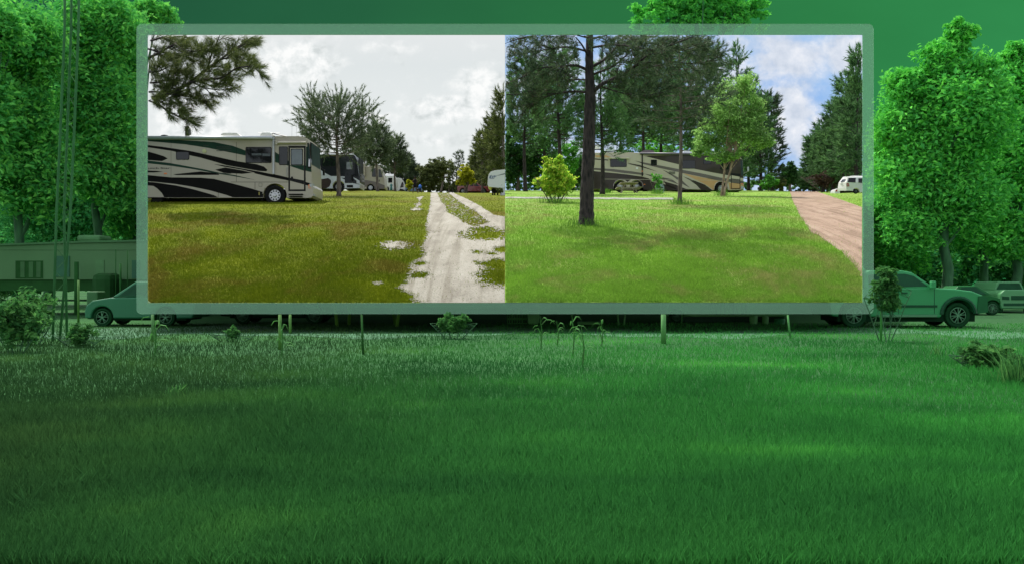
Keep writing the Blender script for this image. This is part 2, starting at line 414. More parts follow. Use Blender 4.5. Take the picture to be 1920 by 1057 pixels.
def sky_right(t):
    v = mapped(t, (1, 1, 1)); v2 = mapped(t, (.8, 1, 1.25), rot=(0, R(18), 0))
    n1 = noise(t, .15, 8, v2, .55, .4).outputs['Fac']; n2 = noise(t, .6, 7, v, .6).outputs['Fac']
    spots = [((1400, 90), (140, 70), -.1), ((1480, 230), (70, 90), .9), ((1490, 105), (110, 50), .75), ((1380, 80), (60, 40), .6), ((1500, 280), (60, 40), .6),
             ((1580, 110), (60, 50), .55)]
    acc = None
    for c, r, a in spots:
        b = mth(t, 'MULTIPLY', blob(t, v, (xx(c[0]), zz(c[1])), (r[0] * sp, r[1] * sp)), a)
        acc = b if acc is None else mth(t, 'MAXIMUM', acc, b)
    d = mth(t, 'ADD', mth(t, 'MULTIPLY', acc, .34), mth(t, 'MULTIPLY', n1, .75)); d = mth(t, 'ADD', d, mth(t, 'MULTIPLY', n2, .22))
    mask = N(t, 'ShaderNodeMapRange', interpolation_type='SMOOTHSTEP'); mask.inputs['From Min'].default_value = .36; mask.inputs['From Max'].default_value = .68
    t.links.new(d, mask.inputs['Value'])
    n3 = noise(t, .3, 6, v).outputs['Fac']
    cc = ramp(t, n3, [(.35, lin((202, 212, 228))), (.55, lin((222, 229, 241))), (.7, lin((242, 244, 250)))]).outputs[0]
    sk = ramp(t, noise(t, .08, 2, v).outputs['Fac'], [(.35, lin((142, 184, 238))), (.65, lin((168, 202, 242)))]).outputs[0]
    return mix(t, sk, cc, mask.outputs[0])
sky_wall('sky', xx(277.2), xx(946.9), zz(372), zz(66.2), SKD, sky_left)
sky_wall('sky', xx(947.1), xx(1616.8), zz(372), zz(66.2), SKD, sky_right)
def sky_green(t):
    v = mapped(t, (1, 1, 1)); sx = N(t, 'ShaderNodeSeparateXYZ'); t.links.new(v, sx.inputs[0])
    g = N(t, 'ShaderNodeMapRange'); g.inputs['From Min'].default_value = -190; g.inputs['From Max'].default_value = 190; t.links.new(sx.outputs['X'], g.inputs['Value'])
    a = ramp(t, g.outputs[0], [(0, lin((33, 84, 60))), (.35, lin((38, 98, 64))), (.62, lin((43, 116, 66))), (1, lin((50, 141, 78)))]).outputs[0]
    n = noise(t, .012, 5, mapped(t, (1, 1, 2.5)))
    return mix(t, a, ramp(t, n.outputs['Fac'], [(.35, (.95, .95, .96)), (.7, (1.07, 1.05, 1.07))]).outputs[0], 1.0, 'MULTIPLY')
sky_wall('sky', -420, 420, -2, 112, 330, sky_green, bend=120, n=40)

# ------------------------------------------------------------------ the green yard in front
def yard_mat():
    m, t, p = base('yard_turf')
    a = noise(t, .16, 5, mapped(t, (.45, 1, 1)), .55, .4).outputs['Fac']; b = noise(t, 9, 6).outputs['Fac']
    big = ramp(t, a, [(.36, (.018, .075, .022)), (.56, (.028, .11, .028)), (.72, (.045, .155, .034))]).outputs[0]  # stretched soft patches put bands of sun and shade into the turf colour
    fine = ramp(t, b, [(.3, (.75, .75, .75)), (.7, (1.2, 1.2, 1.15))]).outputs[0]
    t.links.new(mix(t, big, fine, 1.0, 'MULTIPLY'), p.inputs['Base Color']); p.inputs['Roughness'].default_value = .95
    p.inputs['Specular IOR Level'].default_value = .15; bump(t, p, b, .6, .05); return m
M_YARD = yard_mat()
def yard_h(x, y): return -0.012 + 0 * x
nx, ny = 60, 60
xs = np.linspace(-700, 700, nx); ys = np.concatenate([np.linspace(-30, 60, 40), np.linspace(70, 900, 20)])
X, Y = np.meshgrid(xs, ys); V = np.stack([X, Y, np.zeros_like(X)], 2).reshape(-1, 3)
Fs = [(j * nx + i, j * nx + i + 1, (j + 1) * nx + i + 1, (j + 1) * nx + i) for j in range(len(ys) - 1) for i in range(nx - 1)]
tag(MB().add(V, Fs).build('ground', M_YARD), kind='structure')

# a worn drive in front of the parked cars
drv = paint((.035, .13, .05), .95, 0, .35, 2.2, name='worn_drive', bmp=.4)
mb = MB(); pts = []
for i in range(61):
    px = -40 + 2010 * i / 60; c = 624 + 5 * math.sin(i * .35); h = 5 + 3 * math.sin(i * .9 + 1) + (4 if px < 620 else 1)
    pts.append((px, c - h, c + h * .8))
Vv = []
for px, a, b in pts: Vv += [tuple(BG(px, b) + Vector((0, 0, .006))), tuple(BG(px, a) + Vector((0, 0, .006)))]
mb.add(Vv, [(2 * i, 2 * i + 2, 2 * i + 3, 2 * i + 1) for i in range(60)])
tag(mb.build('drive', drv), kind='structure')

def blades(P, hgt, wid, lean=.5):
    n = len(P); a = rng.random(n) * 2 * math.pi; u = np.stack([np.cos(a), np.sin(a), 0 * a], 1)
    b = rng.random(n) * 2 * math.pi; q = np.stack([np.cos(b), np.sin(b), 0 * b], 1) * (lean * rng.random(n) * hgt)[:, None]
    up = np.zeros((n, 3)); up[:, 2] = hgt; w_ = u * (wid / 2)[:, None] if hasattr(wid, '__len__') else u * wid / 2
    mid = P + up * .6 + q * .4; tip = P + up + q
    return np.stack([P - w_, P + w_, mid + w_ * .7, tip, mid - w_ * .7], 1).reshape(-1, 3)
def grass_mat(name, dry_or_shaded, lush, bright, sc=.25, dry_or_shaded_spread=.5, trans=.35, vec=(1, 1, 1), paler=None):
    m, t, p = base(name); geo = N(t, 'ShaderNodeNewGeometry')
    r1 = ramp(t, geo.outputs['Random Per Island'], [(0, (.78, .8, .78)), (.5, (1, 1, 1)), (1, (1.3, 1.25, 1.2))]).outputs[0]
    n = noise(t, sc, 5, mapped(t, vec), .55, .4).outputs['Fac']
    c = ramp(t, n, [(.36, dry_or_shaded), (.36 + .2 * dry_or_shaded_spread + .04, lush), (.72, bright)]).outputs[0]
    if paler:      # shading painted into the blade colour, dark left to bright right across the yard
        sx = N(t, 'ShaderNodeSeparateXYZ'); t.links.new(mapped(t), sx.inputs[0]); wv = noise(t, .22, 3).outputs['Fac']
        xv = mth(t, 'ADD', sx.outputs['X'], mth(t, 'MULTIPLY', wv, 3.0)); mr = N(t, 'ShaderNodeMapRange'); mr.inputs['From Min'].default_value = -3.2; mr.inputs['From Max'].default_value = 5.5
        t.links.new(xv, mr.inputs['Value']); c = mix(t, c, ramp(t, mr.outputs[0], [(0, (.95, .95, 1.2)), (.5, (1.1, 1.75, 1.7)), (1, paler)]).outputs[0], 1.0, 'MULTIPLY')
    c = mix(t, c, r1, 1.0, 'MULTIPLY'); t.links.new(c, p.inputs['Base Color']); p.inputs['Roughness'].default_value = 1; p.inputs['Specular IOR Level'].default_value = 0
    tr = N(t, 'ShaderNodeBsdfTranslucent'); t.links.new(c, tr.inputs[0]); ms = N(t, 'ShaderNodeMixShader'); ms.inputs[0].default_value = trans
    t.links.new(p.outputs[0], ms.inputs[1]); t.links.new(tr.outputs[0], ms.inputs[2]); t.links.new(ms.outputs[0], t.nodes['Material Output'].inputs[0])
    return m
n = 520000
py = 606 + 470 * rng.random(n) ** 1.0; px = -520 + 2960 * rng.random(n)
d = H * F / (py - CY) ; P = np.stack([(px - CX) / F * d, d, 0 * d], 1)
tall = .5 + 1.0 * fbm(P[:, 0] * .35, P[:, 1] * .35, 3)
hg = (.05 + .085 * rng.random(n)) * tall * np.clip(1.25 - d / 60, .5, 1.2)
M_YG = grass_mat('yard_grass_blades', (.024, .070, .019), (.040, .110, .025), (.092, .20, .036), .34, .8, .4, (.55, 1, 1), (1.4, 2.75, 2.1))  # soft patches stand for lit and shaded bands, put into the blade colour
n2 = 2600; py2 = 640 + 430 * rng.random(n2); px2 = 1920 * rng.random(n2); d2 = H * F / (py2 - CY); P2 = np.stack([(px2 - CX) / F * d2, d2, 0 * d2], 1)
k2 = fbm(P2[:, 0] * .5, P2[:, 1] * .5, 8) > .47; P2 = P2[k2]; d2 = d2[k2]; hg2 = .10 + .10 * rng.random(len(d2))
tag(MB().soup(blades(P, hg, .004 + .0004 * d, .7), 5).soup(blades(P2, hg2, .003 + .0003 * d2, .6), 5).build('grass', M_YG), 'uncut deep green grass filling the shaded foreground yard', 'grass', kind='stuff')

# ------------------------------------------------------------------ the rising camp ground
def land(side, x0, x1, mat):
    cols = np.linspace(x0, x1, 90); rows = D0 * np.exp(np.linspace(math.log(1.0006), math.log(149.6 / D0), 110))
    PX, D = np.meshgrid(cols, rows); X = (PX - CX) / F * D; Z = H + (CY - gpy(side, PX, D)) / F * D
    V = np.stack([X, D, Z], 2).reshape(-1, 3); c = len(cols); r = len(rows)
    Fs = [(j * c + i, j * c + i + 1, (j + 1) * c + i + 1, (j + 1) * c + i) for j in range(r - 1) for i in range(c - 1)]
    return tag(MB().add(V, Fs).build('ground', mat, smooth=True), kind='structure')
def turf(name, cols, sc=.35, fine=7, trk=(1, 1, 1)):
    m, t, p = base(name)
    a = noise(t, sc, 6, mapped(t, trk), .6, .5).outputs['Fac']; b = noise(t, fine, 6).outputs['Fac']
    c = mix(t, ramp(t, a, cols).outputs[0], ramp(t, b, [(.3, (.72, .74, .7)), (.7, (1.25, 1.2, 1.2))]).outputs[0], 1.0, 'MULTIPLY')
    t.links.new(c, p.inputs['Base Color']); p.inputs['Roughness'].default_value = .95; p.inputs['Specular IOR Level'].default_value = .1
    bump(t, p, b, .7, .06); return m
LD, LL, LBr = (.12, .11, .012), (.11, .14, .005), (.16, .19, .005)
RD, RL, RBr = (.26, .27, .10), (.165, .29, .045), (.22, .37, .055)
land('L', 277.2, 946.95, turf('camp_turf_olive', [(.34, LD), (.5, LL), (.72, LBr)]))
land('R', 947.05, 1616.8, turf('camp_turf_bright', [(.34, RD), (.46, RL), (.7, RBr)]))

# gravel: outlines measured along the lane, ragged by noise
def interp(tab, y): ys_, xs_ = zip(*tab); return np.interp(y, ys_, xs_)
def C3(x, y): return (350 + y / 4.4056, 600 + x / 4.4056)
LEDGE = [C3(915, 55), C3(912, 140), C3(892, 230), C3(872, 345), C3(895, 395), C3(868, 455), C3(835, 485), C3(862, 580), C3(760, 625), C3(742, 700), C3(712, 790), C3(620, 838), C3(760, 905), C3(800, 965)]
REDGE = [C3(1100, 55), C3(1200, 100), C3(1300, 150), C3(1440, 240), C3(1530, 252), C3(1600, 300), C3(1700, 965)]
MA = [C3(968, 55), C3(1000, 130), C3(1035, 160), C3(1045, 215), C3(1150, 262), C3(1180, 300), C3(1240, 325), C3(1250, 330)]
MBd = [C3(1062, 55), C3(1120, 100), C3(1200, 160), C3(1290, 210), C3(1345, 262), C3(1400, 300), C3(1300, 330), C3(1250, 332)]
PATCH = [(1350, 360, 115, 22), (1400, 405, 190, 36), (1270, 412, 50, 14), (1300, 545, 34, 12), (1420, 562, 40, 10), (1500, 522, 60, 20), (1470, 650, 130, 45), (1500, 740, 170, 75), (1280, 622, 18, 6), (815, 735, 60, 22), (830, 640, 45, 12)]
BARE = [(620, 488, 135, 34), (480, 800, 46, 16), (825, 100, 26, 16), (812, 150, 28, 22), (790, 190, 40, 12), (1210, 500, 9, 4)]
def ell(tab, cx, cy, nz):
    r = np.zeros_like(cx) - 1
    for a, b, c, e in tab:
        q = 1 - np.hypot((cx - a) / c, (cy - b) / e); r = np.maximum(r, q)
    return r + nz
def gravelL(px, py):
    cx = (px - 600) * 4.4056; cy = (py - 350) * 4.4056
    sc = np.clip((py - 350) / 120, .1, 1.6); nz = (fbm(px * .12 / np.maximum(sc, .3), py * .45 / np.maximum(sc, .25), 5) - .5)
    l = interp(LEDGE, py) + nz * 22 * sc; r = interp(REDGE, py) + nz * 16 * sc
    road = (px > l) & (px < r)
    med = (py < 425) & (px > interp(MA, py) + nz * 14 * sc) & (px < interp(MBd, py) - nz * 14 * sc) & (py < 350 + 333 / 4.4)
    nz2 = (vn(px * .3, py * .9, 9) - .5) * 1.3
    med = med & (vn(px * .16 / np.maximum(sc, .3), py * .9 / np.maximum(sc, .3), 12) * .6 + vn(px * .5, py * 1.6, 13) * .4 > .36)
    gr = ell(PATCH, cx, cy, nz2) > 0; bare = ell(BARE, cx, cy, nz2) > .1
    return (road & ~med & ~gr) | bare
RLE = [(358, 1480), (362, 1482), (376, 1486), (405, 1500), (437, 1521), (442, 1534), (474, 1578), (510, 1612), (540, 1625)]
RRE = [(358, 1530), (362, 1537), (375, 1576), (390, 1617), (400, 1650), (560, 1700)]
def gravelR(px, py):
    sc = np.clip((py - 350) / 120, .1, 1.6); nz = fbm(px * .12 / np.maximum(sc, .3), py * .4 / np.maximum(sc, .25), 15) - .5
    road = (px > interp(RLE, py) + nz * 12 * sc) & (px < interp(RRE, py) + nz * 14 * sc)
    q = ell([(1250 + 1.0 * 255, 400, 1, 1), ], px, py, 0)
    bare = 1 - np.hypot((px - 1596) / 34, (py - 552) / 20) + (vn(px * .3, py * .6, 19) - .5) * 1.9 > .25
    return road
def lane(side, fn, x0, x1, y1, mat, name, step=1.15):
    top = 358.9 if side == 'R' else 362.2
    cols = np.arange(x0, x1 + .01, step); rows = top + (y1 - top) * np.linspace(0, 1, 230) ** 1.35
    PX, PY = np.meshgrid(cols, rows); D = np.minimum(gd(side, PX, PY), 149.4)
    X = (PX - CX) / F * D; Z = H + (CY - gpy(side, PX, D)) / F * D + .012 + .0002 * D
    V = np.stack([X, D, Z], 2).reshape(-1, 3); c = len(cols); r = len(rows)
    cen = fn((PX[:-1, :-1] + PX[1:, 1:]) / 2, (PY[:-1, :-1] + PY[1:, 1:]) / 2)
    jj, ii = np.nonzero(cen); Fs = np.stack([jj * c + ii, (jj + 1) * c + ii, (jj + 1) * c + ii + 1, jj * c + ii + 1], 1)
    mb = MB(); mb.add(V, Fs); return tag(mb.build(name, mat, smooth=True), kind='structure')
def gravel_mat(name, a, b, c, sc=1.2):
    m, t, p = base(name); n1 = noise(t, sc, 6, mapped(t, (1, .35, 1)), .6, .5).outputs['Fac']; n2 = noise(t, 14, 8, None, .75).outputs['Fac']
    vo = N(t, 'ShaderNodeTexVoronoi'); vo.inputs['Scale'].default_value = 9; t.links.new(mapped(t), vo.inputs['Vector'])
    q = mix(t, ramp(t, n1, [(.32, a), (.5, b), (.7, c)]).outputs[0], ramp(t, n2, [(.32, (.6, .58, .55)), (.48, (1, 1, 1)), (.75, (1.08, 1.08, 1.08))]).outputs[0], 1.0, 'MULTIPLY')
    q = mix(t, ramp(t, vo.outputs['Distance'], [(.04, (.35, .33, .3)), (.09, (1, 1, 1))]).outputs[0], q, 1.0, 'MULTIPLY')
    rt_ = noise(t, 1.1, 4, mapped(t, (3.2, .12, .12)), .6, .3).outputs['Fac']; q = mix(t, q, ramp(t, rt_, [(.36, (.74, .72, .68)), (.52, (1, 1, 1))]).outputs[0], 1.0, 'MULTIPLY')
    t.links.new(q, p.inputs['Base Color']); p.inputs['Roughness'].default_value = .95; bump(t, p, n2, .8, .06); return m
lane('L', gravelL, 690, 946.5, 568.0, gravel_mat('pale_gravel', (.22, .20, .155), (.30, .28, .222), (.355, .335, .275)), 'gravel_lane')
lane('R', gravelR, 1478, 1616.5, 566.4, gravel_mat('sandy_dirt', (.21, .135, .085), (.31, .21, .14), (.37, .27, .19), 1.6), 'dirt_road')
# pale driveway strip before the right-hand motorhome
def strip(px, py):
    nz = vn(px * .08, py * 0, 31) - .5
    return (px > 947) & (px < 1263) & (py > 370.2 + (px - 947) * .006 + nz) & (py < 373.0 + (px - 947) * .008 + nz * .8)
lane('R', strip, 947.5, 1265, 377, gravel_mat('pale_strip', (.22, .24, .19), (.27, .28, .23), (.32, .32, .27)), 'driveway')

def camp_grass(side, x0, x1, n, fn, hs, mat, label, ytop):
    px = x0 + (x1 - x0) * rng.random(n); py = ytop + (568.2 - ytop) * rng.random(n) ** .8
    rr_ = rng.random(n); sc_ = .6 + (py - 350) / 60; ok = ~fn(px + rng.normal(size=n) * 2.2 * sc_, py + rng.normal(size=n) * .5 * sc_) | (rr_ < .006); px = px[ok]; py = py[ok]; d = gd(side, px, py); ok = (d > 28.02) & (d < 110); px = px[ok]; d = d[ok]
    P = np.stack([(px - CX) / F * d, d, 0 * d], 1); P[:, 2] = gz(side, P[:, 0], d)
    k = len(d); tall = .55 + .9 * fbm(P[:, 0] * .8, P[:, 1] * .8, 6)
    hg = hs * (.5 + rng.random(k)) * tall * np.clip(1.15 - (d - 28) / 70, .4, 1.1)
    V = blades(P, hg, .010 + .0003 * (d - 28), .8)
    return tag(MB().soup(V, 5).clip(REG[side]).build('grass', mat), label, 'grass', kind='stuff')
camp_grass('L', 278, 946, 190000, gravelL, .065, grass_mat('camp_grass_olive', (.14, .13, .018), (.105, .15, .008), (.165, .21, .008), .35, .45, .4), 'short olive and brown grass beside the white gravel lane', 364)
camp_grass('R', 948, 1616, 240000, lambda a, b: gravelR(a, b) | strip(a, b), .075, grass_mat('camp_grass_bright', (.30, .33, .10), (.19, .36, .045), (.26, .47, .055), .4, .5, .35), 'bright green mown lawn under the big pine', 362)

# ------------------------------------------------------------------ the translucent picture frame standing before the land
def rrect(x0, y0, x1, y1, r, d, n=6):
    out = []
    for cx, cy, a0, rr in ((x1 - r[0], y0 + r[0], 270, r[0]), (x1 - r[1], y1 - r[1], 0, r[1]), (x0 + r[2], y1 - r[2], 90, r[2]), (x0 + r[3], y0 + r[3], 180, r[3])):
        for k in range(n + 1):
            a = R(a0 + 90 * k / n); out.append((cx + rr * math.cos(a), cy + rr * math.sin(a)))
    return [tuple(W(x, y, d)) for x, y in out]
o1 = rrect(257, 46, 1637, 588, (10, 10, 10, 10), D0); i1 = rrect(277, 66, 1617, 567.3, (.3, .3, 8, 8), D0)
n = len(o1); V = o1 + i1; V2 = [(x, y - .05, z) for x, y, z in V]
Fs = [(i, (i + 1) % n, n + (i + 1) % n, n + i) for i in range(n)]
Fs += [(2 * n + f[3], 2 * n + f[2], 2 * n + f[1], 2 * n + f[0]) for f in Fs[:n]]
Fs += [(i, 2 * n + i, 2 * n + (i + 1) % n, (i + 1) % n) for i in range(n)] + [(n + i, n + (i + 1) % n, 3 * n + (i + 1) % n, 3 * n + i) for i in range(n)]
m = bpy.data.materials.new('frosted_band'); m.use_nodes = True; t = m.node_tree; p = t.nodes['Principled BSDF']
p.inputs['Base Color'].default_value = (.36, .62, .42, 1); p.inputs['Roughness'].default_value = .6
tp = N(t, 'ShaderNodeBsdfTransparent'); ms = N(t, 'ShaderNodeMixShader'); nn = noise(t, .6, 3); mr = N(t, 'ShaderNodeMapRange')
mr.inputs['To Min'].default_value = .27; mr.inputs['To Max'].default_value = .31; t.links.new(nn.outputs['Fac'], mr.inputs['Value']); t.links.new(mr.outputs[0], ms.inputs[0])
t.links.new(tp.outputs[0], ms.inputs[1]); t.links.new(p.outputs[0], ms.inputs[2]); t.links.new(ms.outputs[0], t.nodes['Material Output'].inputs[0])
M_BAND = m
fr = MB().add(V2 + V, [tuple(f) for f in Fs]).build('picture_frame', M_BAND)
tag(fr, 'wide pale green translucent frame with rounded corners around the two camp views', 'frame')

# ================================================================== vehicles
CHROME = paint((.36, .36, .36), .3, 1, .05, 4, name='chrome')
TYRE = paint((.012, .012, .012), .85, 0, .3, 9, name='tyre_rubber')
BLACKP = paint((.01, .01, .01), .35, 0, .2, 4, name='black_trim')
UNDER = paint((.012, .011, .01), .9, 0, .3, 4, name='underbody')
GLASS = glass(); AMBER = paint((.75, .2, .04), .3, 0, .05, 5, name='amber_lens'); REDL = paint((.35, .012, .012), .25, 0, .05, 5, name='red_lens')
WHITEP = paint((.72, .72, .7), .35, 0, .06, 2, .2, name='white_paint')
LENS = paint((.35, .36, .36), .35, 0, .05, 5, .6, name='headlamp_lens')

def wheel(parent, c, r, wdt=.26, rimr=.6, rim_mat=CHROME, holes=10, tyre=TYRE, label=None):
    """c: centre of the outer face; the axle runs along +y"""
    mb = MB(); mb.lathe(c, [(r * rimr, .02), (r * .93, 0), (r, .03), (r, wdt - .03), (r * .9, wdt), (r * .3, wdt)], 28)
    wh = mb.build('wheel', tyre, parent, True)
    q = MB(); q.lathe(c, [(r * .14, -.035), (r * .16, .005), (r * .42, .03), (r * rimr * .93, .012), (r * rimr, -.012), (r * rimr * 1.04, .012)], 28)
    for k in range(holes):
        a = 2 * math.pi * k / holes; q.lathe((c[0] + math.cos(a) * r * rimr * .72, c[1] - .001, c[2] + math.sin(a) * r * rimr * .72), [(r * .075, -.012), (r * .075, .03)], 8, 1)
    q.build('rim', [rim_mat, BLACKP], wh)
    return wh
def spoke_wheel(parent, c, r, wdt, rimr, rim_mat, spokes, tyre=TYRE):
    mb = MB(); mb.lathe(c, [(r * rimr, .03), (r * .93, 0), (r, .03), (r, wdt - .03), (r * .9, wdt), (r * .3, wdt)], 28)
    wh = mb.build('wheel', tyre, parent, True)
    q = MB(); rr = r * rimr
    q.lathe(c, [(rr, -.01), (rr * 1.05, .01), (rr * 1.02, .05), (rr * .9, .06), (rr * .88, .01), (rr * .94, -.01)], 28)
    q.lathe((c[0], c[1], c[2]), [(rr * .2, -.02), (rr * .24, .03)], 12)
    for k in range(spokes):
        a = 2 * math.pi * k / spokes + .3
        for da in (-.13, .13):
            a1 = a + da * .5; a2 = a + da * 1.6
            q.tube([(c[0] + math.cos(a1) * rr * .2, c[1] - .005, c[2] + math.sin(a1) * rr * .2), (c[0] + math.cos(a2) * rr * .93, c[1] - .002, c[2] + math.sin(a2) * rr * .93)], [rr * .085, rr * .07], 6)
    q.build('rim', rim_mat, wh)
    b = MB(); b.lathe((c[0], c[1] + .062, c[2]), [(rr * .9, 0), (rr * .9, .02)], 20); b.build('brake_disc', BLACKP, wh)
    return wh
def arch(cx, r, z, a0=0, a1=180, n=14):
    return [(cx + r * math.cos(R(a)), z + r * math.sin(R(a))) for a in np.linspace(a1, a0, n)]
def rpoly(pts, rad, n=5):
    """round the corners of a polygon"""
    out = []; m = len(pts)
    for i, p in enumerate(pts):
        a = Vector(pts[i - 1]); b = Vector(p); c = Vector(pts[(i + 1) % m]); r = rad if not hasattr(rad, '__len__') else rad[i]
        if r < 1e-6: out.append(tuple(b)); continue
        u = (a - b); v = (c - b); r1 = min(r, u.length * .48, v.length * .48); s = b + u.normalized() * r1; e = b + v.normalized() * r1
        for k in range(n + 1):
            t = k / n; out.append(tuple(s.lerp(b, t).lerp(b.lerp(e, t), t)))
    return out
def rrz(x0, z0, x1, z1, r): return rpoly([(x0, z0), (x1, z0), (x1, z1), (x0, z1)], r)
def pieces(name, mat, parent, polys, y, th=.012):
    for q_ in polys:
        mb_ = MB(); panel(mb_, q_, y, 0, th); mb_.build(name, mat, parent)
class Side:
    """reads outlines measured on the near side of a vehicle into metres"""
    def __init__(s, cxo, cyo, scale, m_per, x_org, z_org): s.a = (cxo, cyo, scale, m_per, x_org, z_org)
    def __call__(s, *pts): cx, cy, sc, m, xo, zo = s.a; return [(xo + (x - cx) / sc * m, zo + (cy - y) / sc * m) for x, y in pts]
def panel(mb, poly, y, mat=0, th=.012): return mb.prism(poly, y - th, y, mat)
def windowpart(parent, poly, y, name='window', frame=BLACKP, gl=GLASS, fr=.03, label=None):
    c = Vector((np.mean([p[0] for p in poly]), np.mean([p[1] for p in poly])))
    f = MB(); panel(f, poly, y, 0, .018); w_ = f.build(name, frame, parent)
    sx = max(p[0] for p in poly) - min(p[0] for p in poly); sz = max(p[1] for p in poly) - min(p[1] for p in poly)
    inn = [(c.x + (p[0] - c.x) * (1 - 2 * fr / sx), c.y + (p[1] - c.y) * (1 - 2 * fr / sz)) for p in poly]
    g = MB(); panel(g, inn, y - .0185, 0, .006); g.build('pane', gl, w_); return w_

# ---------------- left view: the long cream and green motorhome
d = 49.0; m1 = d / F; S = Side(1920, 787, 5.647, m1, (617 - CX) * m1, float(gz('L', (560 - CX) * m1, d)) - .0)
rv = thing('motorhome', 'big cream motorhome with green and black swooshes, nearest at the left edge', 'motorhome', (S((900, 787))[0][0], d, S((900, 787))[0][1]))
CREAM = paint((.37, .325, .245), .35, 0, .05, .8, .3, name='cream_paint')
CREAM2 = paint((.40, .36, .28), .35, 0, .05, .8, .3, name='champagne_paint')
SW_K = paint((.006, .0055, .005), .7, 0, .2, 1.2, 0, name='black_swoosh'); SW_G = paint((.016, .045, .03), .7, 0, .25, 1.2, 0, name='dark_green_swoosh')
outline = S((0, 740), (0, 88), (1590, 88), (1650, 93), (1690, 112), (1708, 160), (1714, 230), (1720, 300), (1734, 440), (1738, 600), (1752, 625), (1750, 715), (1730, 738), (1690, 742), (1500, 740), (1470, 740))
wx, wz = S((1347, 715))[0]; wr = S((1465, 715))[0][0] - wx
outline += arch(wx, wr * 1.06, wz, -12, 192)[::-1]
outline += S((1220, 740), (175, 740))
b = MB(); b.prism(outline, d, d + 2.5, 0)
b.build('body', [CREAM], rv, bevel=.05)
b = MB(); b.prism(S((20, 700), (1500, 700), (1500, 640), (20, 640)), d + .5, d + 2.2); b.build('chassis', UNDER, rv)
sw = MB(); y = d
for q in (S((0, 183), (150, 200), (450, 245), (700, 300), (950, 355), (1150, 385), (1230, 410), (1268, 445), (1255, 460), (1200, 458), (1050, 440), (850, 400), (700, 355), (560, 315), (420, 285), (260, 245), (0, 205)),
          S((0, 250), (90, 275), (170, 300), (212, 325), (150, 352), (0, 340)),
          S((700, 385), (900, 405), (1150, 455), (1400, 505), (1680, 575), (1736, 590), (1737, 610), (1700, 612), (1500, 560), (1250, 510), (1000, 450), (820, 415)),
          S((270, 492), (560, 462), (740, 480), (760, 498), (300, 500)), S((715, 443), (830, 418), (1000, 440), (1110, 475), (1000, 487), (800, 475)),
          S((0, 452), (100, 457), (160, 465), (60, 473), (0, 472)),
          S((0, 500), (250, 525), (560, 528), (700, 540), (900, 590), (1090, 640), (1222, 680), (1222, 736), (900, 736), (850, 715), (650, 660), (480, 625), (300, 595), (90, 572), (0, 566)),
          S((0, 572), (90, 580), (300, 610), (480, 650), (700, 712), (745, 737), (175, 737), (150, 690), (100, 640), (60, 615), (0, 610))):
    panel(sw, q, y, 0, .004)
for q in (S((0, 128), (330, 128), (700, 150), (900, 190), (1035, 240), (1035, 292), (880, 262), (640, 212), (400, 175), (0, 140)),
          S((0, 345), (250, 375), (600, 440), (760, 475), (920, 500), (1145, 552), (900, 510), (720, 482), (500, 440), (250, 402), (0, 375)),
          S((1348, 255), (1420, 300), (1490, 350), (1490, 400), (1420, 385), (1348, 362)), S((1515, 405), (1600, 432), (1668, 452), (1700, 462), (1735, 468), (1728, 400), (1700, 330), (1690, 200), (1676, 200), (1676, 400))):
    panel(sw, q, y, 1, .0035)
for q in (S((1348, 88), (1348, 93), (0, 93), (0, 88)), S((880, 572), (1490, 572), (1490, 576), (880, 576)), S((1134, 576), (1138, 576), (1138, 650), (1134, 650)), S((937, 150), (940, 150), (940, 570), (937, 570)),
          S((246, 140), (248, 140), (248, 560), (246, 560)), S((745, 630), (748, 630), (748, 736), (745, 736))):
    panel(sw, q, y, 2, .005)
for q in (S((705, 380), (850, 398), (1000, 424), (1200, 460), (1330, 488), (1330, 494), (1200, 467), (1000, 431), (850, 404)), S((815, 412), (1000, 444), (1130, 474), (1130, 480), (1000, 451), (815, 419))):
    panel(sw, q, y, 3, .009)
sw.build('stripes', [SW_K, SW_G, UNDER, CREAM], rv)
# awning roll along the roof and its arm
a = MB(); p0, p1 = S((0, 107), (1325, 107)); a.tube([(p0[0], d - .12, p0[1]), (p1[0], d - .12, p1[1])], .095, 12)
aw = a.build('awning', paint((.5, .52, .54), .4, .3, .08, 3, name='awning_cover'), rv, True)
a = MB(); p = S((1335, 100), (1335, 490)); a.box(((p[0][0]), d - .05, (p[0][1] + p[1][1]) / 2), (.1, .08, p[0][1] - p[1][1])); a.box((p[0][0], d - .1, p[0][1] - .05), (.14, .2, .14)); a.build('awning_arm', paint((.42, .43, .44), .4, .6, .1, 3, name='grey_metal'), aw)
a = MB(); p0, p1 = S((1370, 158), (1680, 158)); a.tube([(p0[0], d - .07, p0[1]), (p1[0], d - .07, p1[1])], .085, 10); a.box((p0[0], d - .08, p0[1]), (.1, .18, .24)); a.build('door_awning', CREAM2, rv, False)
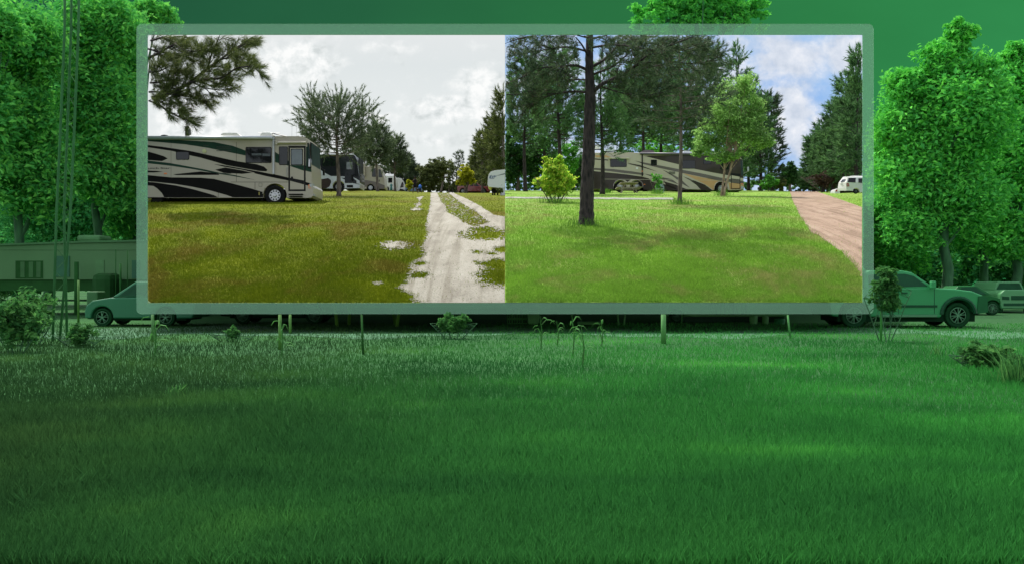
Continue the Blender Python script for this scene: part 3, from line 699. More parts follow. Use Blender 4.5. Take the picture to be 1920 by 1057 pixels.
# windows
def slidewin(q, r=.08):
    w_ = windowpart(rv, rpoly(q, r), d); return w_
wn = slidewin(S((1037, 372), (1312, 372), (1312, 203), (1037, 203))); c0 = S((1103, 292), (1205, 292), (1205, 270), (1103, 270)); bl = paint((.06, .075, .08), .3, 0, .4, 8, name='window_blind')
q = MB(); panel(q, c0, d - .026, 0, .003); panel(q, S((1215, 300), (1298, 300), (1298, 272), (1215, 272)), d - .026, 0, .003); panel(q, S((1207, 365), (1213, 365), (1213, 208), (1207, 208)), d - .026, 1, .004); q.build('blind', [bl, BLACKP], wn)
slidewin(S((300, 338), (440, 338), (440, 252), (300, 252))); slidewin(S((1390, 394), (1484, 394), (1484, 198), (1390, 198)))
dr = MB(); panel(dr, S((1490, 670), (1672, 670), (1672, 192), (1490, 192)), d, 0, .012); door = dr.build('door', BLACKP, rv)
q = MB(); panel(q, S((1508, 652), (1655, 652), (1655, 214), (1508, 214)), d - .0125, 0, .02); dl = q.build('door_leaf', CREAM, door)
q = MB(); panel(q, rpoly(S((1516, 397), (1645, 397), (1645, 222), (1516, 222)), .06), d - .033, 0, .008); panel(q, S((1508, 530), (1655, 558), (1655, 600), (1508, 560)), d - .033, 0, .003)
panel(q, S((1508, 405), (1655, 455), (1655, 398), (1508, 398)), d - .033, 1, .003); panel(q, S((1520, 560), (1540, 560), (1540, 518), (1520, 518)), d - .04, 0, .03); q.build('door_trim', [BLACKP, SW_G], door)
q = MB(); panel(q, rpoly(S((1524, 389), (1637, 389), (1637, 230), (1524, 230)), .05), d - .042, 0, .005); q.build('door_window', glass((.05, .075, .08), .12, 'door_glass'), door)
q = MB(); pq = S((1478, 415), (1478, 515)); q.tube([(pq[0][0], d - .06, pq[0][1]), (pq[1][0], d - .06, pq[1][1])], .018, 6); q.build('grab_handle', CHROME, rv)
q = MB(); c = S((1572, 705))[0]; q.box((c[0], d + .1, c[1]), (.78, .5, .05)); q.box((c[0], d - .06, c[1] - .12), (.7, .3, .03)); q.box((c[0] - .3, d + .05, c[1] - .1), (.03, .05, .18)); q.box((c[0] + .32, d + .05, c[1] - .1), (.03, .05, .18)); q.build('entry_step', UNDER, rv)
# curved windscreen wrapping the nose
WS = paint((.016, .036, .036), .35, 0, .5, 2.5, 0, name='windscreen_glass')
q = MB(); panel(q, rpoly(S((1694, 425), (1690, 160), (1706, 160), (1716, 230), (1722, 300), (1734, 430)), .05), d, 0, .012)
fx = S((1712, 150), (1728, 425)); q.box(((fx[0][0] + fx[1][0]) / 2 + .0, d + 1.25, (fx[0][1] + fx[1][1]) / 2), (.05, 2.35, fx[0][1] - fx[1][1])); ws = q.build('windscreen', BLACKP, rv)
q = MB(); panel(q, rpoly(S((1700, 415), (1696, 172), (1704, 172), (1712, 230), (1718, 300), (1728, 418)), .04), d - .0125, 0, .006)
q.box(((fx[0][0] + fx[1][0]) / 2 + .03, d + 1.25, (fx[0][1] + fx[1][1]) / 2), (.03, 2.2, (fx[0][1] - fx[1][1]) * .93)); q.build('pane', WS, ws)
q = MB(); a, b_ = S((1716, 350), (1736, 420)); q.tube([(a[0] - .05, d - .1, a[1] + .1), (a[0] + .1, d - .18, a[1] + .08), (a[0] + .12, d - .2, a[1] - .15)], .02, 6); q.box((a[0] + .02, d - .16, a[1] - .14), (.10, .12, .4), taper=.85); q.build('mirror', CHROME, rv, bevel=.03)
q = MB(); a = S((1742, 400))[0]; q.tube([(a[0] - .05, d + 2.5, a[1] + .22), (a[0] + .08, d + 2.6, a[1] + .1)], .02, 6); q.box((a[0] + .08, d + 2.62, a[1] - .05), (.10, .16, .36)); q.build('mirror', BLACKP, rv, bevel=.03)
q = MB(); panel(q, rpoly(S((1712, 620), (1712, 592), (1735, 590), (1738, 600), (1742, 622)), .02), d, 0, .015); hl_ = S((1739, 605))[0]; q.box((hl_[0] - .01, d + .3, hl_[1]), (.06, .5, .2)); q.build('headlight', LENS, rv)
pieces('marker_light', AMBER, rv, [S((1700, 622), (1700, 603), (1714, 600), (1714, 622)), S((1700, 640), (1700, 632), (1725, 632), (1725, 640)), S((172, 491), (172, 476), (204, 476), (204, 491))], d - .004)
c0 = S((1752, 708))[0]
for k in range(2): q = MB(); q.box((c0[0] + .0, d + .2 + k * .3, c0[1]), (.03, .2, .13)); q.build('fog_light', LENS, rv)
wheel(rv, (wx, d - .01, wz + .01), S((1455, 0))[0][0] - wx, .3, .58)
r2 = S((30, 700))[0]; q = MB().lathe((r2[0] + .15, d + .02, S((0, 718))[0][1] + .02), [(.2, 0), (.5, 0), (.53, .04), (.53, .3)], 28)
q.clip(lambda V: V[:, 0] > (277.4 - CX) / F * V[:, 1]).build('wheel', TYRE, rv, True)
# wheel-arch lip
q = MB(); q.tube([(x_, d - .005, z_) for x_, z_ in arch(wx, wr * 1.1, wz, 8, 172)], .03, 6); q.build('wheel_arch', CREAM2, rv)
q = MB(); panel(q, S((0, 746), (175, 742), (175, 735), (0, 735)), d, 0, .02)
q.build('sill', UNDER, rv)
for x_ in (212, 1200): q = MB(); a = S((x_, 740), (x_, 768 if x_ > 999 else 756)); q.box((a[0][0], d + .3, (a[0][1] + a[1][1]) / 2), (.06 if x_ < 999 else .16, .1, a[0][1] - a[1][1])); q.build('levelling_jack', UNDER, rv)
q = MB(); c = S((600, 245))[0]; q.lathe((c[0], d - .03, c[1]), [(.03, -.02), (.11, -.015), (.12, .02)], 16); q.build('porch_light', paint((.5, .5, .25), .3, 0, .05, 4, name='yellowed_lens'), rv)
VG = paint((.05, .055, .05), .6, name='vent_grille')
pieces('vent', VG, rv, [S((x0, yy + 3), (x1, yy + 3), (x1, yy - 3), (x0, yy - 3)) for x0, x1, yy in [(728, 885, 203), (728, 885, 223), (728, 885, 243), (590, 645, 186), (728, 885, 482)]], d - .006)
q = MB(); panel(q, S((1176, 622), (1212, 622), (1212, 584), (1176, 584)), d, 0, .006); hq = q.build('hatch', VG, rv); q = MB(); panel(q, S((1179, 619), (1209, 619), (1209, 587), (1179, 587)), d - .006, 0, .004); q.build('hatch_lid', CREAM, hq)
q = MB(); panel(q, S((1174, 712), (1174, 678), (1186, 678), (1186, 712)), d, 0, .012); q.build('reflector', paint((.3, .25, .04), .4, name='brass_reflector'), rv)
# roof gear
def aircon(S_, pts, mat, y0, y1, name='roof_unit'): q = MB(); q.prism(rpoly(S_(*pts), .08), y0, y1); return q.build(name, mat, rv, bevel=.06)
aircon(S, [(762, 90), (772, 55), (800, 48), (935, 48), (985, 90)], paint((.78, .76, .68), .5, name='roof_unit_plastic'), d + .12, d + .9)
aircon(S, [(1180, 90), (1182, 60), (1205, 40), (1285, 38), (1308, 55), (1308, 90)], paint((.8, .79, .73), .45, name='dome_plastic'), d + .12, d + .8, 'satellite_dome')
aircon(S, [(112, 90), (130, 72), (165, 66), (200, 74), (212, 90)], BLACKP, d + .15, d + .6, 'roof_vent'); aircon(S, [(600, 90), (615, 80), (655, 80), (668, 90)], BLACKP, d + .15, d + .5, 'roof_vent')
q = MB(); a = S((1150, 45), (1265, 42), (1390, 44), (1300, 48), (1455, 82)); P3 = [(x_, d + .3, z_) for x_, z_ in a]; q.tube([P3[0], P3[1], P3[2]], .012, 4); q.tube([P3[3], P3[4]], .03, 5); q.tube([P3[4], (P3[4][0], d + .3, P3[4][2] - .06)], .02, 4)
for x_ in (1497, 1545): q2 = MB(); a = S((x_, 88), (x_ + 3, -70)); q2.tube([(a[0][0], d + .6, a[0][1]), (a[1][0], d + .6, a[1][1])], .005, 3); q2.build('whip_antenna', UNDER, rv)
q.build('antenna', paint((.2, .2, .2), .4, .6, name='antenna_metal'), rv)
def lettering(txt, parent, x, y, z, size, mat, sx=1.0, rz=0.0, name='lettering', italic=0):
    cu = bpy.data.curves.new(name, 'FONT'); cu.body = txt; cu.size = size; cu.extrude = .002; cu.shear = italic; cu.offset = size * .012
    tmp = bpy.data.objects.new(name, cu); COL.objects.link(tmp); dg = bpy.context.evaluated_depsgraph_get(); dg.update()
    me = bpy.data.meshes.new_from_object(tmp.evaluated_get(dg)); bpy.data.objects.remove(tmp); me.materials.clear(); me.materials.append(mat)
    o = bpy.data.objects.new(name, me); COL.objects.link(o); o.parent = parent
    o.location = Vector((x, y, z)) - origin(parent); o.rotation_euler = (R(90), 0, rz); o.scale = (sx, 1, 1); return o
a = S((4, 435), (236, 418)); L = lettering('utch Star', rv, a[0][0], d - .006, a[0][1], .125, BLACKP, 1.0)
L.scale[0] = (a[1][0] - a[0][0]) / max(L.dimensions[0], .1)

# ---------------- utility pole behind it
pl = thing('utility_pole', 'dark utility pole with a transformer showing above the long cream motorhome', 'pole', G('L', 351, 62))
q = MB(); a = W(351, 238, 62); g0 = G('L', 351, 62); q.tube([g0, (a.x, 62, a.z)], [.2, .15], 8); q.build('pole', paint((.06, .05, .04), .9, name='weathered_wood'), pl)
q = MB(); a = W(354.3, 249, 61.8); q.lathe((a.x, a.y, a.z - .15), [(.02, .42), (.13, .36), (.15, 0), (.05, -.04)], 10, axis='z'); q.build('transformer', paint((.1, .1, .1), .6, name='transformer_grey'), pl)
q = MB(); a, b_ = W(356, 246, 61.8), W(358, 252, 61.8); q.tube([a, (a + b_) / 2 + Vector((.15, 0, .1)), b_], .012, 4); q.build('cable', BLACKP, pl)

# ---------------- generic box motorhome seen side-on
def coach(side, px0, px1, pyt, pyb, d, label, cols, depth=2.5, front_r=.35, wheels=(), name='motorhome', group=None, clip=None):
    m = d / F; g = G(side, (px0 + px1) / 2, d); rt = thing(name, label, 'motorhome', g, group)
    T = lambda px, py: ((px - CX) * m, g.z + (pyb - py) * m)
    return rt, T, m
# black and silver coach
d = 80.0; rt, T, m = coach('L', 560, 674, 290, 361, d, 'black topped silver and black motorhome parked nose right behind the first pine', None)
def D2(cx, cy): return (600 + cx / 5.333, 270 + cy / 5.333)
P = lambda *pts: [T(*D2(a, b)) for a, b in pts]
BLK = paint((.006, .007, .010), .25, 0, .1, 1, .2, name='gloss_black_paint'); SIL = paint((.40, .42, .44), .3, .2, .06, 1, .4, name='silver_paint'); MAR = paint((.035, .022, .02), .3, 0, .2, 1, .4, name='dark_maroon_paint')
whx, whz = P((186, 432))[0]; wrr = m * 55 / 5.333
bd = MB(); bd.prism(P((-80, 452), (-80, 108), (330, 108), (352, 118), (372, 165), (382, 230), (390, 300), (398, 400), (397, 448), (240, 452)) + arch(whx, wrr * 1.1, whz, -10, 190)[::-1] + P((128, 452)), d, d + 2.5)
bd.build('body', SIL, rt, bevel=.04)
s2 = MB(); panel(s2, P((-80, 112), (326, 112), (350, 122), (370, 168), (380, 232), (388, 300), (396, 372), (330, 332), (200, 328), (180, 325), (110, 325), (40, 290), (0, 258), (-80, 240)), d, 0, .006)
panel(s2, P((210, 342), (330, 345), (395, 395), (392, 410), (300, 390)), d, 0, .006); panel(s2, P((0, 360), (80, 345), (118, 370), (95, 430), (60, 450), (0, 452)), d, 1, .006)
panel(s2, P((-60, 258), (0, 262), (60, 300), (105, 325), (130, 400), (118, 402), (100, 340), (50, 308), (-60, 275)), d - .007, 2, .004)
s2.build('stripes', [BLK, MAR, SIL], rt)
windowpart(rt, rpoly(P((20, 232), (20, 160), (60, 142), (120, 142), (160, 165), (160, 232)), .1), d - .006)
dr = MB(); panel(dr, P((248, 395), (248, 170), (335, 170), (335, 395)), d - .006, 0, .02); dd = dr.build('door', BLK, rt)
windowpart(dd, rpoly(P((262, 262), (262, 182), (328, 182), (328, 262)), .08), d - .026, gl=glass((.09, .1, .11), .1, 'grey_door_glass'))
q = MB(); panel(q, rpoly(P((345, 330), (350, 140), (368, 175), (386, 330)), .05), d - .006, 0, .01); q.box((P((384, 215))[0][0] + .03, d + 1.25, P((392, 215))[0][1]), (.06, 2.3, 1.5)); q.build('windscreen', paint((.008, .009, .011), .4, name='tinted_screen'), rt)
q = MB(); q.box((P((397, 340))[0][0] + .01, d + 1.25, P((392, 340))[0][1]), (.05, 2.45, .9)); q.build('nose_panel', BLK, rt)
q = MB(); c = P((318, 345))[0]; q.box((c[0] + .05, d - .2, c[1]), (.12, .16, .5)); q.tube([(c[0] + .3, d, c[1] + .4), (c[0] + .05, d - .2, c[1] + .2)], .03, 5); q.build('mirror', BLACKP, rt)
q = MB(); panel(q, P((365, 400), (365, 375), (392, 385), (394, 405)), d, 0, .02); q.build('headlight', LENS, rt)
q = MB(); panel(q, P((268, 440), (268, 415), (330, 415), (330, 440)), d, 0, .015); q.build('step_well', UNDER, rt)
wheel(rt, (whx, d - .01, whz), wrr, .3, .55)
q = MB(); c = P((230, 95))[0]; q.box((c[0], d + 1, c[1]), (.7, .8, .28)); c = P((90, 98))[0]; q.box((c[0], d + 1, c[1]), (1.2, .8, .16)); q.build('roof_unit', UNDER, rt, bevel=.04)
a = MB(); p0, p1 = P((-80, 112), (340, 112)); a.tube([(p0[0], d - .08, p0[1]), (p1[0], d - .08, p1[1])], .06, 8); a.build('awning', SIL, rt)
q = MB(); c = P((103, 465))[0]; q.box((c[0], d + .3, c[1]), (.06, .06, .4)); q.build('levelling_jack', UNDER, rt)

# beige class A with brown swoosh
d = 112.0; rt, T, m = coach('L', 670, 722, 312, 360, d, 'tan motorhome with brown lower swoosh behind the second pine', None)
TAN = paint((.34, .30, .22), .4, 0, .06, 1, .2, name='tan_paint'); BRN = paint((.10, .075, .058), .4, 0, .1, 1, .2, name='brown_paint')
whx, whz = P((505, 447))[0]; wrr = m * 36 / 5.333
bd = MB(); bd.prism(P((300, 462), (300, 235), (515, 235), (530, 225), (575, 222), (600, 240), (622, 290), (640, 350), (648, 440), (645, 462), (545, 462)) + arch(whx, wrr * 1.1, whz, -10, 190)[::-1] + P((465, 462)), d, d + 2.5); bd.build('body', TAN, rt, bevel=.04)
s2 = MB(); panel(s2, P((390, 355), (450, 370), (560, 390), (646, 425), (645, 460), (548, 460), (540, 425), (505, 405), (470, 425), (460, 440), (390, 445), (425, 410), (420, 385)), d, 0, .006); s2.build('stripes', [BRN], rt)
q = MB(); c = P((415, 275))[0]; q.box((c[0], d - .25, c[1]), (1.0, .5, 1.55)); so = q.build('slide_out', TAN, rt, bevel=.03); windowpart(so, P((400, 300), (400, 255), (438, 255), (438, 300)), d - .5)
windowpart(rt, rpoly(P((520, 340), (520, 255), (560, 255), (560, 340)), .08), d); q = MB(); panel(q, P((585, 345), (585, 262), (608, 270), (626, 345)), d, 0, .02); q.build('windscreen', GLASS, rt)
q = MB(); panel(q, P((588, 388), (588, 368), (596, 368), (596, 388)), d, 0, .02); q.build('mirror', BLACKP, rt)
wheel(rt, (whx, d - .01, whz), wrr, .3, .6)
for x_ in (350,): q = MB(); c = P((x_, 465))[0]; q.box((c[0], d + .3, c[1] - .08), (1.0, .06, .12)); q.build('step_well', UNDER, rt)

# small white cab-over motorhome
d = 132.0; rt, T, m = coach('L', 718, 742, 328, 360, d, 'small white motorhome with roof box, behind a teal-shirted person', None)
whx, whz = P((668, 460))[0]; wrr = m * 22 / 5.333
bd = MB(); bd.prism(P((620, 468), (628, 340), (640, 328), (745, 328), (755, 350), (760, 400), (758, 472), (690, 474)) + arch(whx, wrr * 1.1, whz, 0, 180)[::-1] + P((640, 470)), d, d + 2.4); bd.build('body', WHITEP, rt, bevel=.04)
windowpart(rt, P((682, 398), (682, 350), (722, 350), (722, 398)), d); windowpart(rt, P((636, 388), (636, 358), (656, 358), (656, 388)), d, name='windscreen')
q = MB(); c = P((690, 318))[0]; q.box((c[0], d + 1, c[1]), (1.7, 1.2, .3), taper=.8); c = P((665, 306))[0]; q.box((c[0], d + 1, c[1]), (.5, .5, .2), taper=.7); q.build('roof_box', WHITEP, rt, bevel=.05)
wheel(rt, (whx, d - .01, whz), wrr, .25, .6, holes=6)
q = MB(); panel(q, P((740, 470), (740, 340), (748, 340), (748, 470)), d, 0, .05); q.build('ladder', BLACKP, rt)
# white trailer end beyond
d = 140.0; rt = thing('motorhome', 'whitish motorhome farthest down the row, rounded front with dark windscreen', 'motorhome', G('L', 752, d)); m = d / F; g = G('L', 752, d)
T = lambda px, py: ((px - CX) * m, g.z + (360 - py) * m)
bd = MB(); bd.prism(P((758, 475), (760, 352), (775, 345), (815, 352), (835, 385), (850, 425), (850, 470), (815, 475)), d, d + 2.4); bd.build('body', paint((.55, .55, .52), .4, 0, .08, 1, name='off_white_paint'), rt, bevel=.04)
q = MB(); panel(q, P((800, 445), (815, 400), (828, 385), (838, 415), (835, 440)), d, 0, .02); q.build('windscreen', GLASS, rt)
q = MB(); panel(q, P((790, 474), (800, 455), (835, 462), (840, 474)), d, 0, .03); q.build('bumper', BLACKP, rt)
q = MB(); panel(q, P((768, 440), (762, 360), (772, 355), (780, 400), (778, 440)), d, 0, .01); q.build('stripes', paint((.2, .3, .28), .4, name='pale_teal_stripe'), rt)

# ---------------- fifth-wheel trailer at the right
d = 70.0; m = d / F; g = G('L', 930, d); rt = thing('travel_trailer', 'white fifth-wheel trailer nose with rounded front, cut off by the edge between the two views', 'trailer', g)
T = lambda px, py: ((px - CX) * m, g.z + (363.5 - py) * m)
FW = paint((.60, .61, .62), .3, 0, .05, 1, .3, name='fibreglass_white')
bd = MB(); bd.prism(rpoly(P((1690, 415), (1674, 395), (1682, 300), (1705, 262), (1760, 248), (1849, 240), (1849, 500), (1800, 500), (1800, 425)), [.1, .3, .3, .4, .2, 0, 0, .02, .1]), d, d + 2.5); bd.clip(lambda V: V[:, 0] < 1e9)
bd.build('body', FW, rt, bevel=.06)
q = MB(); panel(q, P((1770, 300), (1849, 276), (1849, 290), (1800, 300), (1770, 304)), d, 0, .006); panel(q, P((1815, 400), (1815, 392), (1820, 392), (1820, 400)), d, 0, .006); panel(q, P((1800, 424), (1849, 424), (1849, 430), (1800, 430)), d, 0, .006); q.build('stripes', paint((.16, .18, .2), .4, name='grey_stripe'), rt)
q = MB()
for (a_, b_, c_, e_) in ((1690, 330, 1706, 300), (1706, 326, 1712, 296), (1718, 326, 1730, 302), (1734, 322, 1748, 300), (1698, 334, 1740, 328), (1752, 318, 1760, 300)): panel(q, P((a_, b_), (c_, b_), (c_ + 6, e_), (a_ + 6, e_)), d, 0, .006)
q.build('emblem', paint((.12, .16, .24), .4, name='blue_grey_lettering'), rt)
q = MB(); p_ = P((1712, 425), (1835, 425), (1835, 455), (1712, 445)); q.prism(p_, d + .6, d + 1.9)
for x_ in (1725, 1745, 1775): a = P((x_, 430), (x_ + 10, 490)); q.box((a[0][0], d + .7, (a[0][1] + a[1][1]) / 2), (.12, .12, a[0][1] - a[1][1]))
q.build('hitch', UNDER, rt)
q = MB(); a = P((1812, 430), (1812, 505)); q.box((a[0][0], d + .3, (a[0][1] + a[1][1]) / 2), (.12, .12, a[0][1] - a[1][1])); q.build('landing_leg', UNDER, rt)

# ---------------- cars
def car(name, label, cat, org, length, low, top, wheels_, width, wr_, paint_m, winds, rimm, spokes, facing=1, group=None, belt=None, roofin=.16, wheel_fn=None, extras=None, cl=None):
    """low: lower body outline (x,z) running clockwise from the rear sill, with arches added; top: greenhouse outline above the belt; all in metres, x from the rear"""
    rt = thing(name, label, cat, org, group); f = facing
    X = lambda pts: [(org[0] + f * (p[0] - length / 2), org[2] + p[1]) for p in pts]; d = org[1]
    b = MB(); b.prism(X(low), d, d + width, 0); 
    if cl: b.clip(cl)
    body = b.build('body', paint_m, rt, bevel=.05 if not cl else 0)
    zt = max(p[1] for p in top); zb = min(p[1] for p in top)
    g = MB(); ins = lambda z: roofin * max(0, (z - org[2] - zb) / (zt - zb)) + .03
    g.prism(X(top), d, d + width, 0, ins); g.build('cabin', paint_m, rt, bevel=.03)
    for wpts in winds:
        P_ = X(wpts); V = []; 
        for x_, z_ in P_: V.append((x_, d + ins(z_) - .012, z_))
        for x_, z_ in P_: V.append((x_, d + ins(z_) + .01, z_))
        m_ = len(P_); w_ = MB().add(V, [tuple(range(m_)), tuple(range(2 * m_ - 1, m_ - 1, -1))] + [(i, (i + 1) % m_, m_ + (i + 1) % m_, m_ + i) for i in range(m_)]); w_.build('window', GLASS if not isinstance(paint_m, tuple) else GLASS, rt)
    u = MB(); u.prism(X([(.35, .22), (length - .35, .22), (length - .35, .55), (.35, .55)]), d + .12, d + width - .12); u.build('underbody', UNDER, rt)
    for wx_ in wheels_:
        c = X([(wx_, wr_)])[0]
        if wheel_fn: wheel_fn(rt, (c[0], d + .03, c[1]))
        else: spoke_wheel(rt, (c[0], d + .03, c[1]), wr_, .22, .66, rimm, spokes)
        q = MB(); q.lathe((c[0], d + width - .25, c[1]), [(wr_ * .9, 0), (wr_, .03), (wr_, .2), (wr_ * .5, .22)], 20); q.build('wheel', TYRE, rt, True)
    if extras: extras(rt, X, d)
    return rt
def lowbody(pts_left, pts_right_top, length, wheels_, wr_, sill=.28):
    """sill line with arches, rear to front, then up the nose and back over the top"""
    out = [(.12, sill)]
    for wx_ in wheels_: out += [(a, b) for a, b in arch(wx_, wr_ * 1.17, wr_, -8, 188)]
    out += [(length - .1, sill)] + pts_right_top
    return out

# maroon pickup behind the white trailer
d = 118.0; MRP = paint((.17, .018, .022), .35, 0, .1, 2, .4, name='maroon_paint'); g = G('L', 888, d); mt = d / F
ln_ = 62 * mt; zsc = 1.0
gp = (g.x, d, H + (CY - 363.3) * mt)
lw = lowbody([], [(ln_ - .02, .45), (ln_ - .03, .85), (ln_ - .25, .93), (ln_ - 1.1, .98), (1.55, .98), (.04, .98), (0, .5)], ln_, (.75, ln_ - .85), .33)
car('pickup_truck', 'maroon crew cab pickup parked beyond the yellow tree', 'pickup', gp, ln_, lw, [(1.5, .96), (1.62, 1.3), (1.8, 1.42), (2.7, 1.42), (3.2, 1.0), (3.25, .96)], (.75, ln_ - .85), 1.8, .33, MRP,
    [[(1.68, 1.0), (1.76, 1.32), (2.15, 1.34), (2.15, 1.0)], [(2.25, 1.0), (2.25, 1.34), (2.62, 1.33), (3.0, 1.0)]], CHROME, 5)
# blue sedan low behind the walkers
d = 120.0; mt = d / F; g = G('L', 775, d); BLS = paint((.10, .16, .26), .3, 0, .1, 2, .5, name='blue_paint'); ln_ = 34 * mt
lw = lowbody([], [(ln_, .4), (ln_ - .1, .58), (ln_ - .8, .66), (.2, .7), (0, .5)], ln_, (.5, ln_ - .5), .25, .2)
car('car', 'low blue car roof showing between the row and the walkers', 'car', (g.x, d, H + (CY - 362) * mt), ln_, lw, [(.25, .68), (.6, .98), (1.4, .98), (1.8, .68)], (.5, ln_ - .5), 1.5, .25, BLS, [[(.5, .72), (.7, .93), (1.3, .93), (1.55, .72)]], CHROME, 5)

# white SUV in the right-hand view, rear three-quarter, cut by the edge
d = 76.0; mt = d / F
SU = Side(0, 762, 12.0, mt, (1500 - CX) * mt, H + (CY - 363.5) * mt)
g = (SU((1150, 762))[0][0], d, SU((0, 762))[0][1])
rt = thing('suv', 'white sport utility vehicle seen from behind, at the right edge beyond the dirt road', 'suv', g)
SW_ = paint((.66, .66, .62), .3, 0, .05, 2, .4, name='suv_white_paint'); cr = lambda V: (V[:, 0] < (1616.7 - CX) / F * V[:, 1])
wc = SU((1262, 708))[0]; r_ = 54 / 12 * mt * 1.0
bd = MB(); pl_ = SU((1180, 698), (1040, 692), (1036, 640), (1040, 520), (1056, 505), (1404, 505), (1404, 730), (1350, 735)) + arch(wc[0], r_ * 1.35, wc[1], 0, 180)[::-1]
bd.prism(pl_, d, d + .5); bd.build('body', SW_, rt)
# rear face turned toward the road
rear = MB(); y0, y1 = d + .0, d + 1.3
def yq(px, py, yy): v = W(px, py, yy); return tuple(v)
def SP(cx, cy, yy): return yq(1500 + cx / 12, 300 + cy / 12, yy)
rear.add([SP(1040, 692, d), SP(842, 678, d + 1.2), SP(868, 520, d + 1.2), SP(1050, 507, d), SP(1075, 400, d + .15), SP(960, 395, d + 1.2)], [(0, 1, 2, 3), (3, 2, 5, 4)])
rear.build('tailgate', SW_, rt)
rf = MB(); rf.add([SP(1050, 507, d), SP(1072, 400, d + .12), SP(1404, 398, d + .12), SP(1404, 507, d)], [(0, 1, 2, 3)])
rf.add([SP(1072, 402, d + .12), SP(960, 396, d + 1.2), SP(985, 384, d + 1.2), SP(1130, 376, d + .4), SP(1404, 373, d + .4), SP(1404, 402, d + .12)], [(0, 1, 2, 3, 4, 5)]); rf.build('roof', SW_, rt)
for q_ in ([(1072, 505), (1098, 408), (1256, 408), (1248, 512)], [(1316, 515), (1316, 418), (1403, 418), (1403, 520)]):
    V = [SP(a, b, d + .12 * (507 - b) / 107 - .02) for a, b in q_]; V2 = [(x, y_ + .02, z) for x, y_, z in V]
    MB().add(V + V2, [(0, 1, 2, 3), (7, 6, 5, 4), (0, 4, 5, 1), (1, 5, 6, 2), (2, 6, 7, 3), (3, 7, 4, 0)]).build('window', GLASS, rt)
V = [SP(905, 504, d + .93), SP(955, 445, d + .95), SP(1028, 432, d + .45), SP(1012, 497, d + .35)]; V = [(x - .02, y_ - .03, z) for x, y_, z in V]
MB().add(V, [(0, 1, 2, 3)]).build('rear_window', glass((.05, .06, .07), .15, 'rear_glass'), rt)
MB().add([(x, y_ - .03, z) for x, y_, z in [SP(1045, 600, d), SP(1045, 532, d), SP(1095, 532, d), SP(1110, 600, d)]], [(0, 1, 2, 3)]).build('tail_light', REDL, rt)
MB().add([(x, y_ - .035, z) for x, y_, z in [SP(1050, 580, d), SP(1050, 560, d), SP(1090, 560, d), SP(1092, 580, d)]], [(0, 1, 2, 3)]).build('reverse_light', LENS, rt)
MB().add([SP(840, 700, d + 1.15), SP(840, 645, d + 1.15), SP(1045, 640, d - .06), SP(1180, 640, d - .06), SP(1180, 698, d - .06), SP(1045, 695, d - .06)], [(0, 1, 2, 5), (2, 3, 4, 5)]).build('bumper', SW_, rt)
MB().add([(x, y_ - .1, z) for x, y_, z in [SP(905, 580, d + .85), SP(908, 540, d + .85), SP(985, 540, d + .5), SP(975, 580, d + .5)]], [(0, 1, 2, 3)]).build('number_plate', paint((.35, .38, .33), .5, name='plate_grey'), rt)
MB().add([SP(900, 755, d + .9), SP(905, 690, d + .9), SP(1190, 696, d + .1), SP(1190, 740, d + .1), SP(1404, 740, d + .3), SP(1404, 700, d + .3)], [(0, 1, 2, 3), (3, 2, 5, 4)]).build('underbody', UNDER, rt)
q = MB(); q.tube([SP(1130, 372, d + .3), SP(1200, 362, d + .3), SP(1403, 366, d + .3)], .025, 6); q.build('roof_rail', SW_, rt)
spoke_wheel(rt, (wc[0], d - .02, wc[1]), r_, .2, .62, paint((.2, .21, .22), .35, .7, name='grey_alloy'), 6)
# second vehicle just behind it
g = (SU((830, 762))[0][0], d + 4, g[2]); rt = thing('parked_car', 'pale car with a red tail light peeking out behind the white vehicle', 'car', g)
bd = MB(); bd.prism(rpoly([(p[0] * (d + 4) / d, p[1]) for p in SU((790, 700), (786, 612), (800, 560), (830, 535), (900, 530), (900, 700))], .1), d + 4, d + 5.2); bd.build('body', SW_, rt, bevel=.04)
bd = MB(); panel(bd, [(p[0] * (d + 4) / d, p[1]) for p in SU((800, 608), (805, 570), (838, 560), (840, 608))], d + 4, 0, .02); bd.build('tail_light', REDL, rt)
bd = MB(); bd.lathe(((SU((850, 735))[0][0]) * (d + 4) / d, d + 4.1, SU((850, 728))[0][1]), [(.14, 0), (.2, .02), (.2, .2)], 14); bd.build('wheel', TYRE, rt)

# ---------------- right view: the long beige and brown motorhome
d = 80.0; m1 = d / F; S = Side(1920, 610, 6.0, m1, (1420 - CX) * m1, H + (CY - 361.7) * m1)
rv = thing('motorhome', 'long beige and brown motorhome with orange swoosh behind the birch and picnic table', 'motorhome', (S((940, 610))[0][0], d, S((940, 610))[0][1]))
BEI = paint((.45, .40, .30), .35, 0, .05, .8, .2, name='beige_paint'); BR1 = paint((.042, .031, .026), .35, 0, .1, 1, .2, name='dark_brown_paint'); BR2 = paint((.10, .08, .066), .35, 0, .08, 1, .2, name='mid_brown_paint'); ORG = paint((.52, .30, .12), .35, 0, .08, 1, .2, name='orange_gold_paint')
fw = S((1512, 560))[0]; rw1 = S((375, 540))[0]; rw2 = S((560, 540))[0]; rr_ = m1 * 62 / 6
out = S((60, 570), (60, 175), (90, 160), (300, 156), (1550, 170), (1720, 200), (1755, 240), (1765, 420), (1770, 580), (1600, 585)) + arch(fw[0], rr_ * 1.2, fw[1] + .0, -12, 192)[::-1] + S((1430, 585)) + arch(rw2[0], rr_ * 1.1, rw2[1], -10, 190)[::-1] + arch(rw1[0], rr_ * 1.1, rw1[1], -10, 190)[::-1] + S((300, 575))
b = MB(); b.prism(out, d, d + 2.5); b.build('body', BEI, rv, bevel=.05)
b = MB(); b.prism(S((100, 560), (1700, 570), (1700, 500), (100, 500)), d + .4, d + 2.2); b.build('chassis', UNDER, rv)
st = MB()
